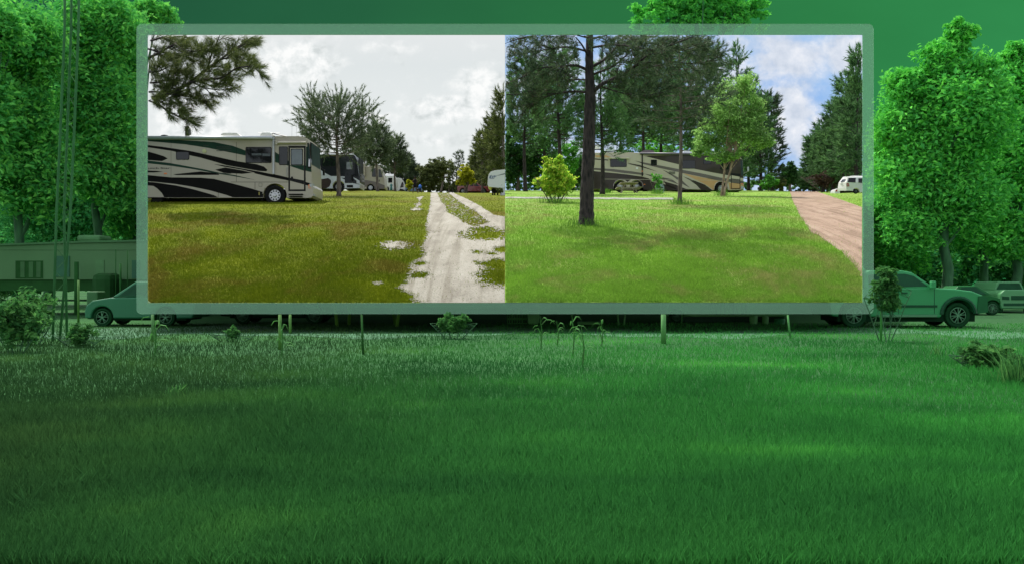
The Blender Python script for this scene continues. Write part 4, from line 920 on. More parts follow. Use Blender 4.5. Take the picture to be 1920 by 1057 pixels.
archcut = lambda wx_, r_: None
for q_ in (S((60, 365), (250, 385), (450, 405), (620, 430), (700, 450), (740, 490), (900, 520), (1000, 560), (1030, 582), (720, 582), (640, 575), (625, 520), (600, 475), (560, 462), (500, 462), (460, 490), (430, 468), (375, 460), (325, 475), (305, 520), (305, 572), (60, 570)),
           S((640, 195), (1040, 186), (1550, 190), (1700, 205), (1752, 240), (1762, 400), (1764, 450), (1620, 420), (1400, 380), (1225, 345), (1070, 300), (900, 260), (760, 225)),
           S((860, 480), (1000, 520), (1150, 582), (1030, 582), (900, 530)), S((1080, 425), (1200, 470), (1330, 520), (1415, 585), (1290, 582), (1230, 520), (1150, 465)),
           S((455, 275), (600, 300), (800, 375), (640, 330), (480, 290)), S((60, 222), (240, 238), (240, 250), (60, 236))):
    panel(st, q_, d, 0, .004)
for q_ in (S((60, 330), (300, 345), (520, 372), (640, 392), (640, 412), (430, 392), (250, 368), (60, 352)), S((540, 250), (800, 300), (1060, 350), (1300, 395), (1500, 440), (1764, 480), (1766, 510), (1500, 475), (1300, 435), (1060, 385), (850, 340), (640, 290)),
           S((740, 305), (900, 370), (1050, 450), (1160, 555), (1090, 520), (960, 420), (850, 350)), S((640, 395), (800, 425), (960, 460), (1040, 520), (900, 470), (740, 435))):
    panel(st, q_, d, 1, .006)
panel(st, S((1075, 390), (1300, 440), (1620, 500), (1768, 520), (1768, 570), (1610, 575), (1595, 500), (1550, 478), (1480, 478), (1445, 510), (1430, 582), (1340, 520), (1240, 470)), d, 2, .003)
panel(st, S((80, 190), (220, 190), (280, 215), (110, 212)), d, 2, .003)
panel(st, S((190, 455), (1500, 470), (1500, 474), (190, 459)), d, 3, .008)
st.build('stripes', [BR1, BR2, ORG, BEI], rv)
aw = MB(); p0, p1 = S((600, 172), (1550, 182)); aw.tube([(p0[0], d - .12, p0[1]), (p1[0], d - .12, p1[1])], .1, 10); a_ = aw.build('awning', paint((.09, .085, .10), .4, .2, .1, 2, name='dark_awning'), rv, True)
aw = MB(); p0, p1 = S((625, 170), (622, 425)); aw.box((p0[0], d - .04, (p0[1] + p1[1]) / 2), (.1, .08, p0[1] - p1[1])); aw.build('awning_arm', BLACKP, a_)
for q_ in (S((265, 322), (450, 322), (450, 232), (265, 232)), S((722, 305), (790, 305), (790, 240), (722, 240)), S((1070, 340), (1222, 340), (1222, 245), (1070, 245)), S((1500, 350), (1600, 350), (1600, 245), (1500, 245)), S((1310, 290), (1400, 290), (1400, 240), (1310, 240))): windowpart(rv, rpoly(q_, .08), d - .006)
aw = MB(); p0, p1 = S((248, 224), (478, 228)); aw.box(((p0[0] + p1[0]) / 2, d - .12, p0[1]), (p1[0] - p0[0], .2, .1)); a_ = aw.build('window_awning', paint((.55, .5, .4), .5, name='awning_beige'), rv)
for x_ in (245, 475): aw = MB(); p0, p1 = S((x_, 225), (x_, 288)); aw.tube([(p0[0], d - .1, p0[1]), (p1[0], d - .03, p1[1])], .02, 5); aw.build('awning_arm', BEI, a_)
dr = MB(); panel(dr, S((1622, 568), (1622, 390), (1728, 400), (1728, 568)), d - .006, 0, .012); dd = dr.build('door', BLACKP, rv); dr = MB(); panel(dr, S((1630, 560), (1630, 500), (1720, 512), (1720, 560)), d - .018, 0, .006); panel(dr, S((1630, 452), (1630, 415), (1720, 432), (1720, 462)), d - .018, 1, .006); panel(dr, S((1630, 498), (1630, 455), (1720, 466), (1720, 508)), d - .018, 2, .006); dr.build('door_leaf', [ORG, BEI, BR2], dd)
q = MB(); panel(q, S((1738, 420), (1730, 250), (1752, 250), (1762, 420)), d - .006, 0, .01); q.box((S((1758, 0))[0][0] + .03, d + 1.25, S((0, 330))[0][1]), (.05, 2.2, 1.4)); q.build('windscreen', paint((.03, .045, .05), .4, 0, .4, 2, name='screen_glass'), rv)
q = MB(); a = S((1800, 350))[0]; q.box((a[0] + .05, d - .25, a[1]), (.15, .12, .42)); q.tube([(a[0] - .3, d, a[1] - .35), (a[0] + .05, d - .25, a[1] - .2)], .03, 5); q.build('mirror', CHROME, rv, bevel=.03)
q = MB(); panel(q, S((1735, 570), (1735, 535), (1764, 535), (1766, 570)), d - .006, 0, .02); q.build('headlight', LENS, rv)
pieces('marker_light', AMBER, rv, [S((640, 522), (640, 515), (658, 515), (658, 522)), S((1735, 514), (1735, 506), (1760, 506), (1760, 514)), S((616, 375), (616, 365), (630, 365), (630, 375))], d - .07)
pieces('vent', VG, rv, [S((925, y_ + 3), (995, y_ + 3), (995, y_ - 3), (925, y_ - 3)) for y_ in (377, 388, 399)], d - .01)
pieces('outlet_cover', WHITEP, rv, [S((554, 345), (554, 324), (578, 324), (578, 345))], d - .01)
for c_ in (fw, rw1, rw2): wheel(rv, (c_[0], d + .02, c_[1] + .0), rr_ * .98, .3, .56)
for c_ in (rw1, rw2): q = MB(); q.tube([(x_, d - .005, z_) for x_, z_ in arch(c_[0], rr_ * 1.2, c_[1], 0, 180)], .03, 6); q.build('wheel_arch', paint((.3, .24, .24), .3, .4, name='arch_trim'), rv)
q = MB(); q.tube([(x_, d - .005, z_) for x_, z_ in arch(fw[0], rr_ * 1.25, fw[1], 0, 180)], .035, 6); q.build('wheel_arch', BEI, rv)
for pts_, mt_, nm in (([(205, 158), (212, 120), (230, 112), (315, 112), (345, 150)], paint((.7, .72, .78), .4, name='roof_unit_white'), 'roof_unit'), ([(590, 160), (640, 135), (680, 127), (750, 130), (778, 160)], paint((.14, .10, .12), .4, name='mauve_dome'), 'roof_dome'), ([(1080, 170), (1090, 138), (1200, 138), (1215, 170)], paint((.7, .72, .78), .4, name='roof_unit_white'), 'roof_unit'), ([(915, 165), (915, 156), (1020, 156), (1020, 165)], BR1, 'roof_vent')):
    q = MB(); q.prism(rpoly(S(*pts_), .08), d + .15, d + .9); q.build(nm, mt_, rv, bevel=.05)
for a_, b_ in (((1100, 90), (1170, 95)), ((1085, 135), (1140, 135))):
    pass
dsh = MB(); c0 = S((130, 80))[0]; dsh.lathe((c0[0], d + .8, c0[1]), [(.02, 0), (.2, .03), (.24, .08)], 16); dsh.tube([(c0[0], d + .9, c0[1]), (c0[0] - .05, d + .9, S((0, 165))[0][1])], .03, 5); dsh.build('dish_antenna', WHITEP, rv)

# picnic table
def timber(col): return paint(col, .85, 0, .3, 6, name='weathered_timber', bmp=.4)
def picnic(side, d, x0, x1, ytop, ybase, yseat, label):
    g = G(side, (x0 + x1) / 2, d); s = d / F; rt = thing('picnic_table', label, 'picnic table', (g.x, d, g.z))
    zt = H + (CY - ytop) * s; zs = H + (CY - yseat) * s; zb = g.z - .03; TM = timber((.30, .25, .2)); xa = (x0 - CX) * s; xb = (x1 - CX) * s; cx_ = (xa + xb) / 2; w_ = (xb - xa)
    q = MB()
    for k in range(5): q.box((cx_ - w_ * .29 + k * w_ * .145, d + .6, zt), (w_ * .14, 1.6, .05))
    q.build('tabletop', TM, rt)
    for sg in (-1, 1):
        q = MB(); q.box((cx_ + sg * w_ * .42, d + .6, zs), (w_ * .17, 1.6, .05)); q.build('seat', TM, rt)
        for yy in (d + .05, d + 1.2):
            q = MB(); q.tube([(cx_ + sg * w_ * .14, yy, zt - .03), (cx_ + sg * w_ * .33, yy, zb)], .045, 4); q.build('leg', TM, rt)
    for yy in (d + .02, d + 1.23): q = MB(); q.box((cx_, yy, zs - .06), (w_ * .95, .05, .1)); q.build('crossbar', TM, rt)
    return rt
picnic('R', 74.0, 1157, 1203, 343, 361.5, 351.6, 'weathered grey picnic table on the lawn before the brown motorhome')
# folding chair
d = 76.0; s = d / F; g = G('R', 1238, d); rt = thing('folding_chair', 'pale green folding camp chair beside the small shrub', 'chair', (g.x, d, g.z)); CM = paint((.25, .36, .34), .6, name='chair_canvas')
xa, xb = (1231 - CX) * s, (1245 - CX) * s; zt = H + (CY - 344.5) * s; zb = H + (CY - 361.5) * s; z1 = H + (CY - 354) * s
q = MB(); q.box(((xa + xb) / 2, d + .45, (zt + z1) / 2 + .1), ((xb - xa), .03, (zt - z1) * .55)); q.build('backrest', CM, rt)
q = MB(); q.box(((xa + xb) / 2, d + .2, z1), (xb - xa, .5, .03)); q.build('seat', CM, rt)
for a_, b_ in ((xa, xb), (xb, xa)):
    for yy in (d, d + .42): q = MB(); q.tube([(a_, yy, z1), (b_, yy, zb)], .015, 5); q.build('leg', CM, rt)
for a_ in (xa, xb): q = MB(); q.tube([(a_, d + .45, zt), (a_, d + .42, zb)], .018, 5); q.build('leg', CM, rt); q = MB(); q.tube([(a_, d, zb), (a_, d, z1 + .2), (a_, d + .45, z1 + .22)], .018, 5); q.build('armrest', CM, rt)

# ---------------- people
def person(px, d, hpx, label, skin, parts, pose, side='L', base=None, face=0):
    """pose: joint name -> (side offset, depth offset, height) as fractions of the standing height"""
    s = d / F; g = G(side, px, d); h = hpx * s; z0 = H + (CY - base) * s if base else g.z
    rt = thing('person', label, 'person', (g.x, d, z0))
    J = {k: (v[0] * h, v[1] * h, v[2] * h) for k, v in pose.items()}
    E = [('pelvis', 'waist'), ('waist', 'chest'), ('chest', 'neck'), ('neck', 'head0'), ('head0', 'head1'), ('chest', 'shL'), ('shL', 'elL'), ('elL', 'haL'), ('haL', 'fiL'), ('chest', 'shR'), ('shR', 'elR'), ('elR', 'haR'), ('haR', 'fiR'),
         ('pelvis', 'hipL'), ('hipL', 'knL'), ('knL', 'anL'), ('anL', 'toL'), ('pelvis', 'hipR'), ('hipR', 'knR'), ('knR', 'anR'), ('anR', 'toR')]
    rad = dict(pelvis=.075, waist=.068, chest=.078, neck=.03, head0=.05, head1=.045, sh=.036, el=.024, ha=.018, fi=.014, hip=.055, kn=.036, an=.022, to=.02)
    nm = list(J); me = bpy.data.meshes.new('body'); me.from_pydata([J[k] for k in nm], [(nm.index(a), nm.index(b)) for a, b in E], [])
    o = bpy.data.objects.new('body', me); COL.objects.link(o); o.parent = rt; me.materials.append(skin)
    sk = o.modifiers.new('skin', 'SKIN'); lay = me.skin_vertices[0] if me.skin_vertices else None
    if lay is None:
        import bmesh
        bm = bmesh.new(); bm.from_mesh(me); bm.verts.layers.skin.verify(); bm.to_mesh(me); bm.free(); lay = me.skin_vertices[0]
    for i, k in enumerate(nm):
        r = rad.get(k, rad.get(k[:-1], .03)) * h; lay.data[i].radius = (r, r * (.8 if k in ('pelvis', 'waist', 'chest') else 1)); lay.data[i].use_root = (k == 'pelvis')
    o.modifiers.new('subd', 'SUBSURF').levels = 1; o.modifiers['subd'].render_levels = 2
    for p_ in o.data.polygons: p_.use_smooth = True
    for nmp, mat_, chain in parts:
        q = MB(); q.tube([Vector(J[a]) + Vector(g[:2] + (z0,)) + Vector((0, 0, dz * h)) for a, dz, r in chain], [r * h for a, dz, r in chain], 10); q.build(nmp, mat_, rt, True)
    return rt
SK1 = paint((.10, .055, .035), .6, name='brown_skin'); DK = paint((.012, .010, .012), .8, name='black_cloth'); BLU = paint((.02, .12, .5), .8, name='blue_cloth'); TEA = paint((.05, .17, .18), .8, name='teal_cloth')
walk = dict(pelvis=(0, 0, .52), waist=(.005, 0, .6), chest=(.01, 0, .74), neck=(.01, 0, .85), head0=(.012, 0, .90), head1=(.012, 0, .96), shL=(-.085, 0, .80), elL=(-.13, .0, .66), haL=(-.07, -.08, .60), fiL=(-.04, -.1, .60),
            shR=(.1, 0, .80), elR=(.15, .02, .68), haR=(.10, -.08, .62), fiR=(.07, -.1, .62), hipL=(-.05, 0, .49), knL=(-.09, -.02, .27), anL=(-.12, .02, .04), toL=(-.13, -.05, .02), hipR=(.05, 0, .49), knR=(.09, .02, .27), anR=(.16, .03, .04), toR=(.17, -.04, .02))
person(778, 72, 32, 'person in black sleeveless dress and cap walking toward the lane', SK1, [('dress', DK, [('pelvis', -.16, .105), ('pelvis', 0, .10), ('waist', 0, .08), ('chest', 0, .09), ('chest', .07, .08), ('neck', 0, .035)]), ('cap', DK, [('head0', .03, .06), ('head1', .01, .06), ('head1', .045, .04)])], walk, base=363.3)
bend = dict(walk); bend.update(chest=(.01, -.05, .74), neck=(.01, -.08, .84), head0=(.01, -.1, .88), head1=(.01, -.11, .93))
person(787.5, 84, 17, 'person in bright blue hooded top standing behind the one in black', SK1, [('top', BLU, [('pelvis', -.02, .14), ('waist', 0, .15), ('chest', 0, .17), ('chest', .08, .15), ('neck', .0, .1), ('head1', 0, .06)]), ('trousers', DK, [('pelvis', -.35, .1), ('pelvis', 0, .13)]), ('sleeve', BLU, [('shL', 0, .06), ('elL', 0, .05)]), ('sleeve', BLU, [('shR', 0, .06), ('elR', 0, .05)])], bend, base=362.5)
person(733.5, 105, 17, 'person in teal dress standing by the small white motorhome', SK1, [('dress', TEA, [('pelvis', -.38, .15), ('pelvis', 0, .12), ('waist', 0, .1), ('chest', 0, .12), ('chest', .07, .11), ('neck', 0, .04)])], bend, base=359.8)

# ================================================================== trees of the left-hand view
def limb(ptsxy, d, org=(0, 0), sc=1.0, wob=.0, dd=0.0):
    n = len(ptsxy); return [W(org[0] + x / sc, org[1] + y / sc, d + dd * i / max(1, n - 1)) + Vector((0, random.uniform(-wob, wob), 0)) for i, (x, y) in enumerate(ptsxy)]
def refine(pts, k=3):
    out = []
    for i in range(len(pts) - 1):
        a = pts[max(0, i - 1)]; b = pts[i]; c = pts[i + 1]; e = pts[min(len(pts) - 1, i + 2)]
        for j in range(k):
            t = j / k; out.append(.5 * ((2 * b) + (c - a) * t + (2 * a - 5 * b + 4 * c - e) * t * t + (3 * b - a - 3 * c + e) * t ** 3))
    return out + [pts[-1]]
random.seed(5)
d = 43.0; rt = thing('pine_tree', 'overhanging long-needled pine bough in the top left corner above the cream motorhome', 'tree', W(277, 190, d))
BR = [([(-10, 395), (120, 362), (240, 300), (350, 215), (420, 165), (500, 105), (600, 40)], 4.2, 1), ([(235, 300), (330, 278), (430, 268), (520, 212), (600, 205), (640, 225)], 2.6, -1.5), ([(-10, 352), (60, 350), (150, 355)], 2.0, 1), ([(-10, 395), (60, 425), (130, 470), (200, 505), (245, 520)], 2.0, -1),
      ([(-10, 160), (70, 120), (160, 70), (250, 10)], 3.0, .5), ([(-10, 235), (60, 232), (120, 205)], 1.8, -.5), ([(-10, 60), (90, 30), (150, -10)], 2.4, 1), ([(120, 362), (220, 375), (310, 395), (360, 412)], 1.6, 1.5), ([(350, 215), (370, 140), (400, 70), (420, 20)], 1.8, -1), ([(250, 290), (330, 325), (420, 340), (500, 330)], 1.6, .8),
      ([(420, 165), (480, 150), (545, 150), (600, 175)], 1.4, .6), ([(160, 70), (220, 110), (330, 110)], 1.6, -1.2), ([(70, 120), (60, 180), (110, 260)], 1.5, 1), ([(0, 100), (120, 130), (240, 150), (300, 190)], 1.8, 1.3), ([(500, 105), (540, 90), (580, 55)], 1.2, -.4), ([(60, 425), (110, 400), (200, 430)], 1.2, .7), ([(-10, 300), (80, 290), (170, 250), (210, 180)], 1.8, 2)]
tb = MB(); limbs = []
for pts_, r_, dz in BR:
    L_ = refine(limb(pts_, d, (277, 60), 3.109, 0, dz), 3); limbs.append(L_); s_ = d / F
    tb.tube(L_, [max(.012, r_ * s_ * (1 - .75 * i / len(L_))) for i in range(len(L_))], 7, rough=.15)
P_, D_, ln = grow_shoots(limbs, .12, .62, .12, t0=.06, nsub=3)
for a, e in ln: tb.tube([a, e], [.016, .008], 4, cap=False)
tb.clip(inL).build('branch', M_BARK_D, rt, True)
MB().soup(needles(P_, D_, .22 + .2 * rng.random(len(P_)), 40, .36, .018, 20, 70), 3).clip(inL).build('crown', M_PINE_L, rt)

GP = 'pines standing between and behind the left row of motorhomes'
pine('L', 633, 59, 206, 294, 70, 'young pine with upswept branches between the cream and the black motorhomes', M_PINE_G, GP, prof='round', nb=50, tr=.17, k=48, ln=.24, wd=.034, shoot=1.1, every=.5, up=.66, seed=1)
pine('L', 707, 92, 242, 312, 34, 'second pine in the row, in front of the tan motorhome', M_PINE_G, GP, prof='loose', nb=50, tr=.16, k=26, ln=.38, wd=.055, shoot=.7, every=.36, up=.6, seed=2)
for i, (px_, dd_, top_, cb_, hw_, lb) in enumerate([(741, 108, 262, 326, 25, 'slender pine just right of the one before the tan motorhome'), (683, 122, 268, 345, 26, 'dark pine rising behind the tan motorhome roof'), (660, 126, 262, 350, 24, 'pine half hidden behind the black coach and the young pine'),
                                                    (762, 143.5, 290, 352, 18, 'shorter pine near the end of the row above the farthest motorhome'), (728, 143, 275, 345, 24, 'pine crown crowding behind the slender pine'), (775, 142, 312, 352, 13, 'last small pine of the row, left of the round oak'), (752, 145, 300, 352, 18, 'low pine crown filling the gap behind the shorter pine')]):
    pine('L', px_, dd_, top_, cb_, hw_, lb, M_PINE_G, GP, prof='loose', nb=44, tr=.15, k=22, ln=.42, wd=.07, shoot=.7, every=.4, up=.55, seed=3 + i)
broad('L', 575, 118, [(572, 262, 118, 18, 28)], 'tree top showing above the nose of the cream motorhome', M_PINE_G, nc=40, per=40, size=.2)
P, C = clumps([(x_, 351 + 3 * math.sin(x_), 144, 18, 10, 2) for x_ in range(690, 950, 16)], 300, 40, .5)
tag(MB().soup(leaves(P, .3), 4).clip(inL).build('far_wood', M_LEAF_M), 'low olive thicket along the far end of the white lane', 'wood', kind='stuff')
OT = 'olive trees at the far end of the lane'
broad('L', 806, 124, [(806, 330, 124, 27, 30), (822, 318, 124, 22, 22), (800, 345, 124, 22, 14)], 'dark rounded oak at the end of the white lane', M_LEAF_M, nc=220, per=60, size=.26, tr=.3)
broad('L', 826, 138, [(826, 306, 138, 30, 13), (845, 318, 138, 20, 18)], 'thin feathery tree crown rising behind the rounded oak', M_LEAF_M, group=OT, nc=90, per=16, size=.26, spread=.3, tr=.2)
for i, (px_, top_) in enumerate([(848, 306), (856, 312), (866, 316), (842, 318)]):
    broad('L', px_, 140 - i, [(px_, top_ + 12, 140 - i, 8, 13), (px_, 345, 140 - i, 8, 12)], ['tall thin bare-stemmed tree nearest the rounded oak', 'second thin tree of the sparse stand', 'thin tree of the sparse stand nearest the yellow tree', 'short thin tree hugging the rounded oak'][i], M_LEAF_M, group=OT, nc=26, per=14, size=.24, spread=.4, tr=.1)
pine('L', 861, 141, 286, 318, 8, 'tall lone thin pine poking above the far tree line', M_PINE_G, None, prof='round', nb=16, tr=.12, k=10, ln=.4, wd=.06, every=.6)
for i, (px_, top_, rx_) in enumerate([(880, 318, 12), (892, 322, 12), (788, 335, 12)]):
    broad('L', px_, 144, [(px_, top_ + 20, 144, rx_, 22)], ['dark tree behind the left side of the yellow tree', 'dark tree behind the right side of the yellow tree', 'dim tree behind the walkers'][i], M_LEAF_M, group=OT, nc=50, per=40, size=.28)
broad('L', 874, 104, [(874, 330, 104, 17, 17), (872, 315, 104, 9, 10), (884, 340, 104, 11, 10), (864, 342, 104, 9, 9)], 'mustard yellow tree left of the maroon pickup', M_LEAF_O, nc=130, per=34, size=.2, spread=.26, tr=.12, stems=2)
broad('L', 768, 100, [(768, 347, 100, 9, 12)], 'light green bush at the end of the row beside the walkers', M_LEAF_O, 'bush', 'bush', nc=50, per=30, size=.2, tr=.05)
GR = 'pines along the right side of the lane'
for i, (px_, dd_, top_, cb_, hw_, lb) in enumerate([(944, 90, 175, 330, 30, 'tallest right-hand pine, cut by the edge above the white trailer'), (926, 98, 222, 340, 28, 'pine with ragged top left of the tallest right-hand pine'), (905, 108, 252, 345, 24, 'pine sloping down to the yellow tree, right of the lane'), (935, 112, 230, 350, 26, 'dense pine filling behind the white trailer'), (915, 122, 275, 352, 22, 'low dark pine crown just above the maroon pickup'), (893, 125, 300, 352, 14, 'smallest pine right behind the yellow tree')]):
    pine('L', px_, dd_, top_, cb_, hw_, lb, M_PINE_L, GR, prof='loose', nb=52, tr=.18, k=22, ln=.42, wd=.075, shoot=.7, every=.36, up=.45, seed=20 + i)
broad('L', 940, 68, [(940, 358, 68, 12, 6)], 'low leafy weeds under the white trailer nose', M_LEAF_M, 'weeds', 'weeds', nc=30, per=20, size=.12, tr=.02)

# ================================================================== trees of the right-hand view
random.seed(9)
d = 38.4; s_ = d / F; g = G('R', 1100, d); rt = thing('pine_tree', 'big dark-barked pine with thick trunk in the left of the sunny view', 'tree', g)
tk = [(1099, 424, 17), (1099.5, 412, 14.5), (1100, 390, 13.2), (1101, 350, 12.6), (1103, 300, 11.8), (1105, 250, 11), (1106, 205, 10.5), (1107, 175, 10), (1105, 140, 8), (1105, 100, 7.2), (1106, 60, 6.8)]
pts_ = refine([W(a, b, d) for a, b, c in tk], 6); rr = np.interp(np.linspace(0, 1, len(pts_)), np.linspace(0, 1, len(tk)), [c * s_ for a, b, c in tk])
tb = MB(); tb.tube(pts_, list(rr), 22, rough=.16); tb.clip(inR).build('trunk', M_BARK_D, rt, True)
BR = [([(1110, 176), (1125, 162), (1150, 148), (1180, 132), (1215, 105), (1250, 88), (1300, 70)], 4.4, -1.2), ([(1098, 174), (1075, 172), (1040, 176), (990, 176), (940, 180)], 2.4, 1.5), ([(1102, 132), (1080, 124), (1050, 127), (1010, 128), (980, 140)], 3.0, -1.5),
      ([(1108, 125), (1130, 115), (1150, 96), (1170, 70), (1180, 50)], 3.2, 1.5), ([(1104, 110), (1090, 85), (1070, 60)], 2.2, -1), ([(1180, 132), (1215, 128), (1260, 118), (1310, 120), (1345, 110)], 1.8, 2), ([(1104, 150), (1070, 150), (1035, 150), (1000, 160)], 1.6, 1.6),
      ([(1100, 95), (1060, 90), (1010, 95), (960, 105)], 2.2, 1), ([(1108, 90), (1150, 85), (1200, 90), (1240, 100)], 2.2, -2), ([(1107, 75), (1150, 62), (1200, 58)], 2, 1), ([(1105, 70), (1050, 62), (980, 72), (940, 85)], 2.2, -1.5), ([(1125, 162), (1160, 172), (1200, 180), (1240, 176)], 1.5, -1.8), ([(1110, 140), (1150, 125), (1185, 95), (1230, 62)], 2.4, 2.4), ([(1250, 88), (1290, 92), (1330, 84)], 1.5, 1), ([(1040, 176), (1010, 190), (985, 205)], 1.2, 1), ([(990, 140), (965, 150), (945, 160)], 1.2, 1)]
lim = []
for q_, r_, dz in BR:
    L_ = refine(limb(q_, d, wob=.15, dd=dz), 4); lim.append(L_); bm_ = MB(); bm_.tube(L_, [max(.014, r_ * s_ * (1 - .72 * i / len(L_))) for i in range(len(L_))], 8, rough=.2); bm_.clip(inR).build('branch', M_BARK_D, rt, True)
P_, D_, ln = grow_shoots(lim, .12, 1.0, .1, t0=.08, nsub=4)
tw_ = MB()
for a, e in ln: tw_.tube([a, e], [.014, .007], 4, cap=False)
tw_.clip(inR).build('twigs', M_BARK_D, rt)
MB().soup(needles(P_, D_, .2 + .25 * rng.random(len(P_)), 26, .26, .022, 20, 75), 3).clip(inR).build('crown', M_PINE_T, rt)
sel = rng.random(len(P_)) < .5
MB().soup(needles(P_[sel], D_[sel], np.full(sel.sum(), .2), 4, .16, .03, 30, 90), 3).clip(inR).build('dead_twigs', M_PINE_N, rt)

GB = 'pines standing behind and around the brown motorhome'
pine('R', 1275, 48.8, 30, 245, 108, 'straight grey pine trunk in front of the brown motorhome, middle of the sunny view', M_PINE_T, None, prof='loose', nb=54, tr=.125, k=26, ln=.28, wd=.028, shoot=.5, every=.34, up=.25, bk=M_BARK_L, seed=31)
pine('R', 1128, 68, 120, 285, 62, 'dark pine just right of the big trunk, before the motorhome tail', M_PINE_R, GB, prof='loose', nb=56, tr=.19, k=26, ln=.34, wd=.045, shoot=.65, every=.34, up=.3, bk=M_BARK_D, seed=32)
pine('R', 1051, 66, 95, 262, 62, 'pine with leaning trunk top above the yellow-green shrub', M_PINE_R, GB, prof='loose', nb=56, tr=.2, k=26, ln=.34, wd=.045, shoot=.65, every=.34, up=.3, bk=M_BARK_D, lean=-4, seed=33)
BEH = [(1208, 92, 120, 265, 60, 'pine with forked trunk over the motorhome middle', M_PINE_R), (1165, 98, 150, 275, 45, 'pine behind the motorhome tail roof', M_PINE_R), (1240, 102, 90, 265, 55, 'tall pine behind the straight grey trunk', M_PINE_R), (1310, 96, 75, 260, 60, 'tall pine above the motorhome front half', M_PINE_R),
       (1383, 100, 97, 330, 46, 'tall pine whose tip shows over the birch', M_PINE_R), (1425, 104, 180, 335, 30, 'dark pine right behind the birch crown', M_PINE_R), (1446, 112, 178, 340, 20, 'last pine left of the gap of sky', M_PINE_T), (985, 92, 110, 270, 52, 'pine at the left edge before the dark wood', M_PINE_R),
       (1405, 118, 150, 340, 34, 'pine between the birch and the last pine', M_PINE_R), (1020, 104, 130, 300, 48, 'pine crown right of the dark wood', M_PINE_R), (1275, 120, 130, 285, 50, 'far pine crown behind the tall pines', M_PINE_R), ]
for i, (px_, dd_, top_, cb_, hw_, lb, mt_) in enumerate(BEH):
    pine('R', px_, dd_, top_, cb_, hw_, lb, mt_, GB, prof='loose', nb=50, tr=.22, k=26, ln=.44, wd=.085, shoot=.95, every=.42, up=.42, seed=40 + i, bk=M_BARK_D)
broad('R', 972, 108, [(965, 300, 108, 42, 50), (1000, 310, 108, 30, 42), (955, 250, 108, 28, 40)], 'dark leafy wood edge at the far left of the sunny view', M_LEAF_D, nc=260, per=60, size=.26, spread=.2, tr=.25)
broad('R', 1030, 116, [(1020, 285, 116, 34, 48), (1065, 300, 116, 30, 40)], 'mid green leafy tree behind the yellow-green shrub', M_LEAF_S, nc=200, per=40, size=.26, spread=.2, tr=.2)
broad('R', 1290, 130, [(1240, 270, 130, 60, 26), (1320, 270, 130, 50, 26)], 'pale green leafy tree seen through the pines over the motorhome roof', M_LEAF_S, nc=200, per=30, size=.28, spread=.2, tr=.2)
broad('R', 1095, 126, [(1090, 320, 126, 36, 34)], 'leafy thicket between the big trunk and the shrub', M_LEAF_D, nc=120, per=40, size=.26, tr=.2)
broad('R', 1354, 62, [(1362, 215, 62, 56, 60), (1400, 250, 62, 54, 48), (1326, 262, 62, 38, 36), (1390, 165, 62, 36, 36), (1430, 262, 62, 28, 32), (1308, 285, 62, 20, 16), (1360, 292, 62, 50, 20), (1415, 205, 62, 30, 34)], 'birch with pinkish double stem and light green drooping leaves at the motorhome front', M_LEAF_B, nc=680, per=38, size=.13, spread=.3, tr=.09, stems=2, bk=M_BARK_B, limbs=22, fan=.3, shell=.25)
broad('R', 1040, 50.3, [(1030, 343, 50.3, 28, 22), (1056, 345, 50.3, 24, 24), (1038, 322, 50.3, 28, 24), (1048, 304, 50.3, 12, 20), (1026, 306, 50.3, 9, 16), (1041, 362, 50.3, 18, 12)], 'rounded yellow-green shrub with many stems left of the big trunk', M_LEAF_Y, 'shrub', 'shrub', nc=190, per=44, size=.13, spread=.42, tr=.04, stems=5, fan=.2, shell=.45)
broad('R', 1232, 72, [(1236, 337, 72, 9, 10), (1226, 332, 72, 8, 9), (1233, 350, 72, 6, 8)], 'thin sapling shrub in front of the folding chair', M_LEAF_S, 'shrub', 'shrub', nc=40, per=14, size=.13, spread=.4, tr=.03, stems=3)
broad('R', 1441, 94, [(1436, 346, 94, 16, 12), (1450, 340, 94, 12, 10), (1442, 334, 94, 8, 7)], 'bright green bush at the motorhome nose', M_LEAF_S, 'bush', 'bush', nc=90, per=30, size=.22, spread=.25, tr=.05)
P, C = clumps([(x_, 318 + 14 * math.sin(x_ * .03), 138, 34, 40, 3) for x_ in range(960, 1440, 40)] + [(x_, 346, 132, 30, 13, 3) for x_ in list(range(955, 1110, 24)) + list(range(1400, 1600, 26))] + [(x_, 355, 130, 16, 6, 2) for x_ in range(950, 1610, 14)], 1000, 44, .34)
tag(MB().soup(leaves(P, .34), 4).clip(inR).build('far_wood', M_LEAF_W), 'leafy wood in the distance behind the motorhome and the pines', 'wood', kind='stuff')
FT = 'distant broad trees closing the end of the dirt road'
broad('R', 1482, 128, [(1481, 328, 128, 21, 27)], 'round dark green tree at the end of the dirt road', M_LEAF_D, group=FT, nc=140, per=50, size=.3, tr=.25)
broad('R', 1463, 120, [(1462, 345, 120, 12, 14)], 'grey-green low tree left of the round dark tree', M_LEAF_M, group=FT, nc=60, per=40, size=.28)
broad('R', 1501, 136, [(1502, 335, 136, 12, 22)], 'narrow tree right of the round dark tree', M_LEAF_D, group=FT, nc=60, per=40, size=.3)
GQ = 'pines along the right side of the dirt road'
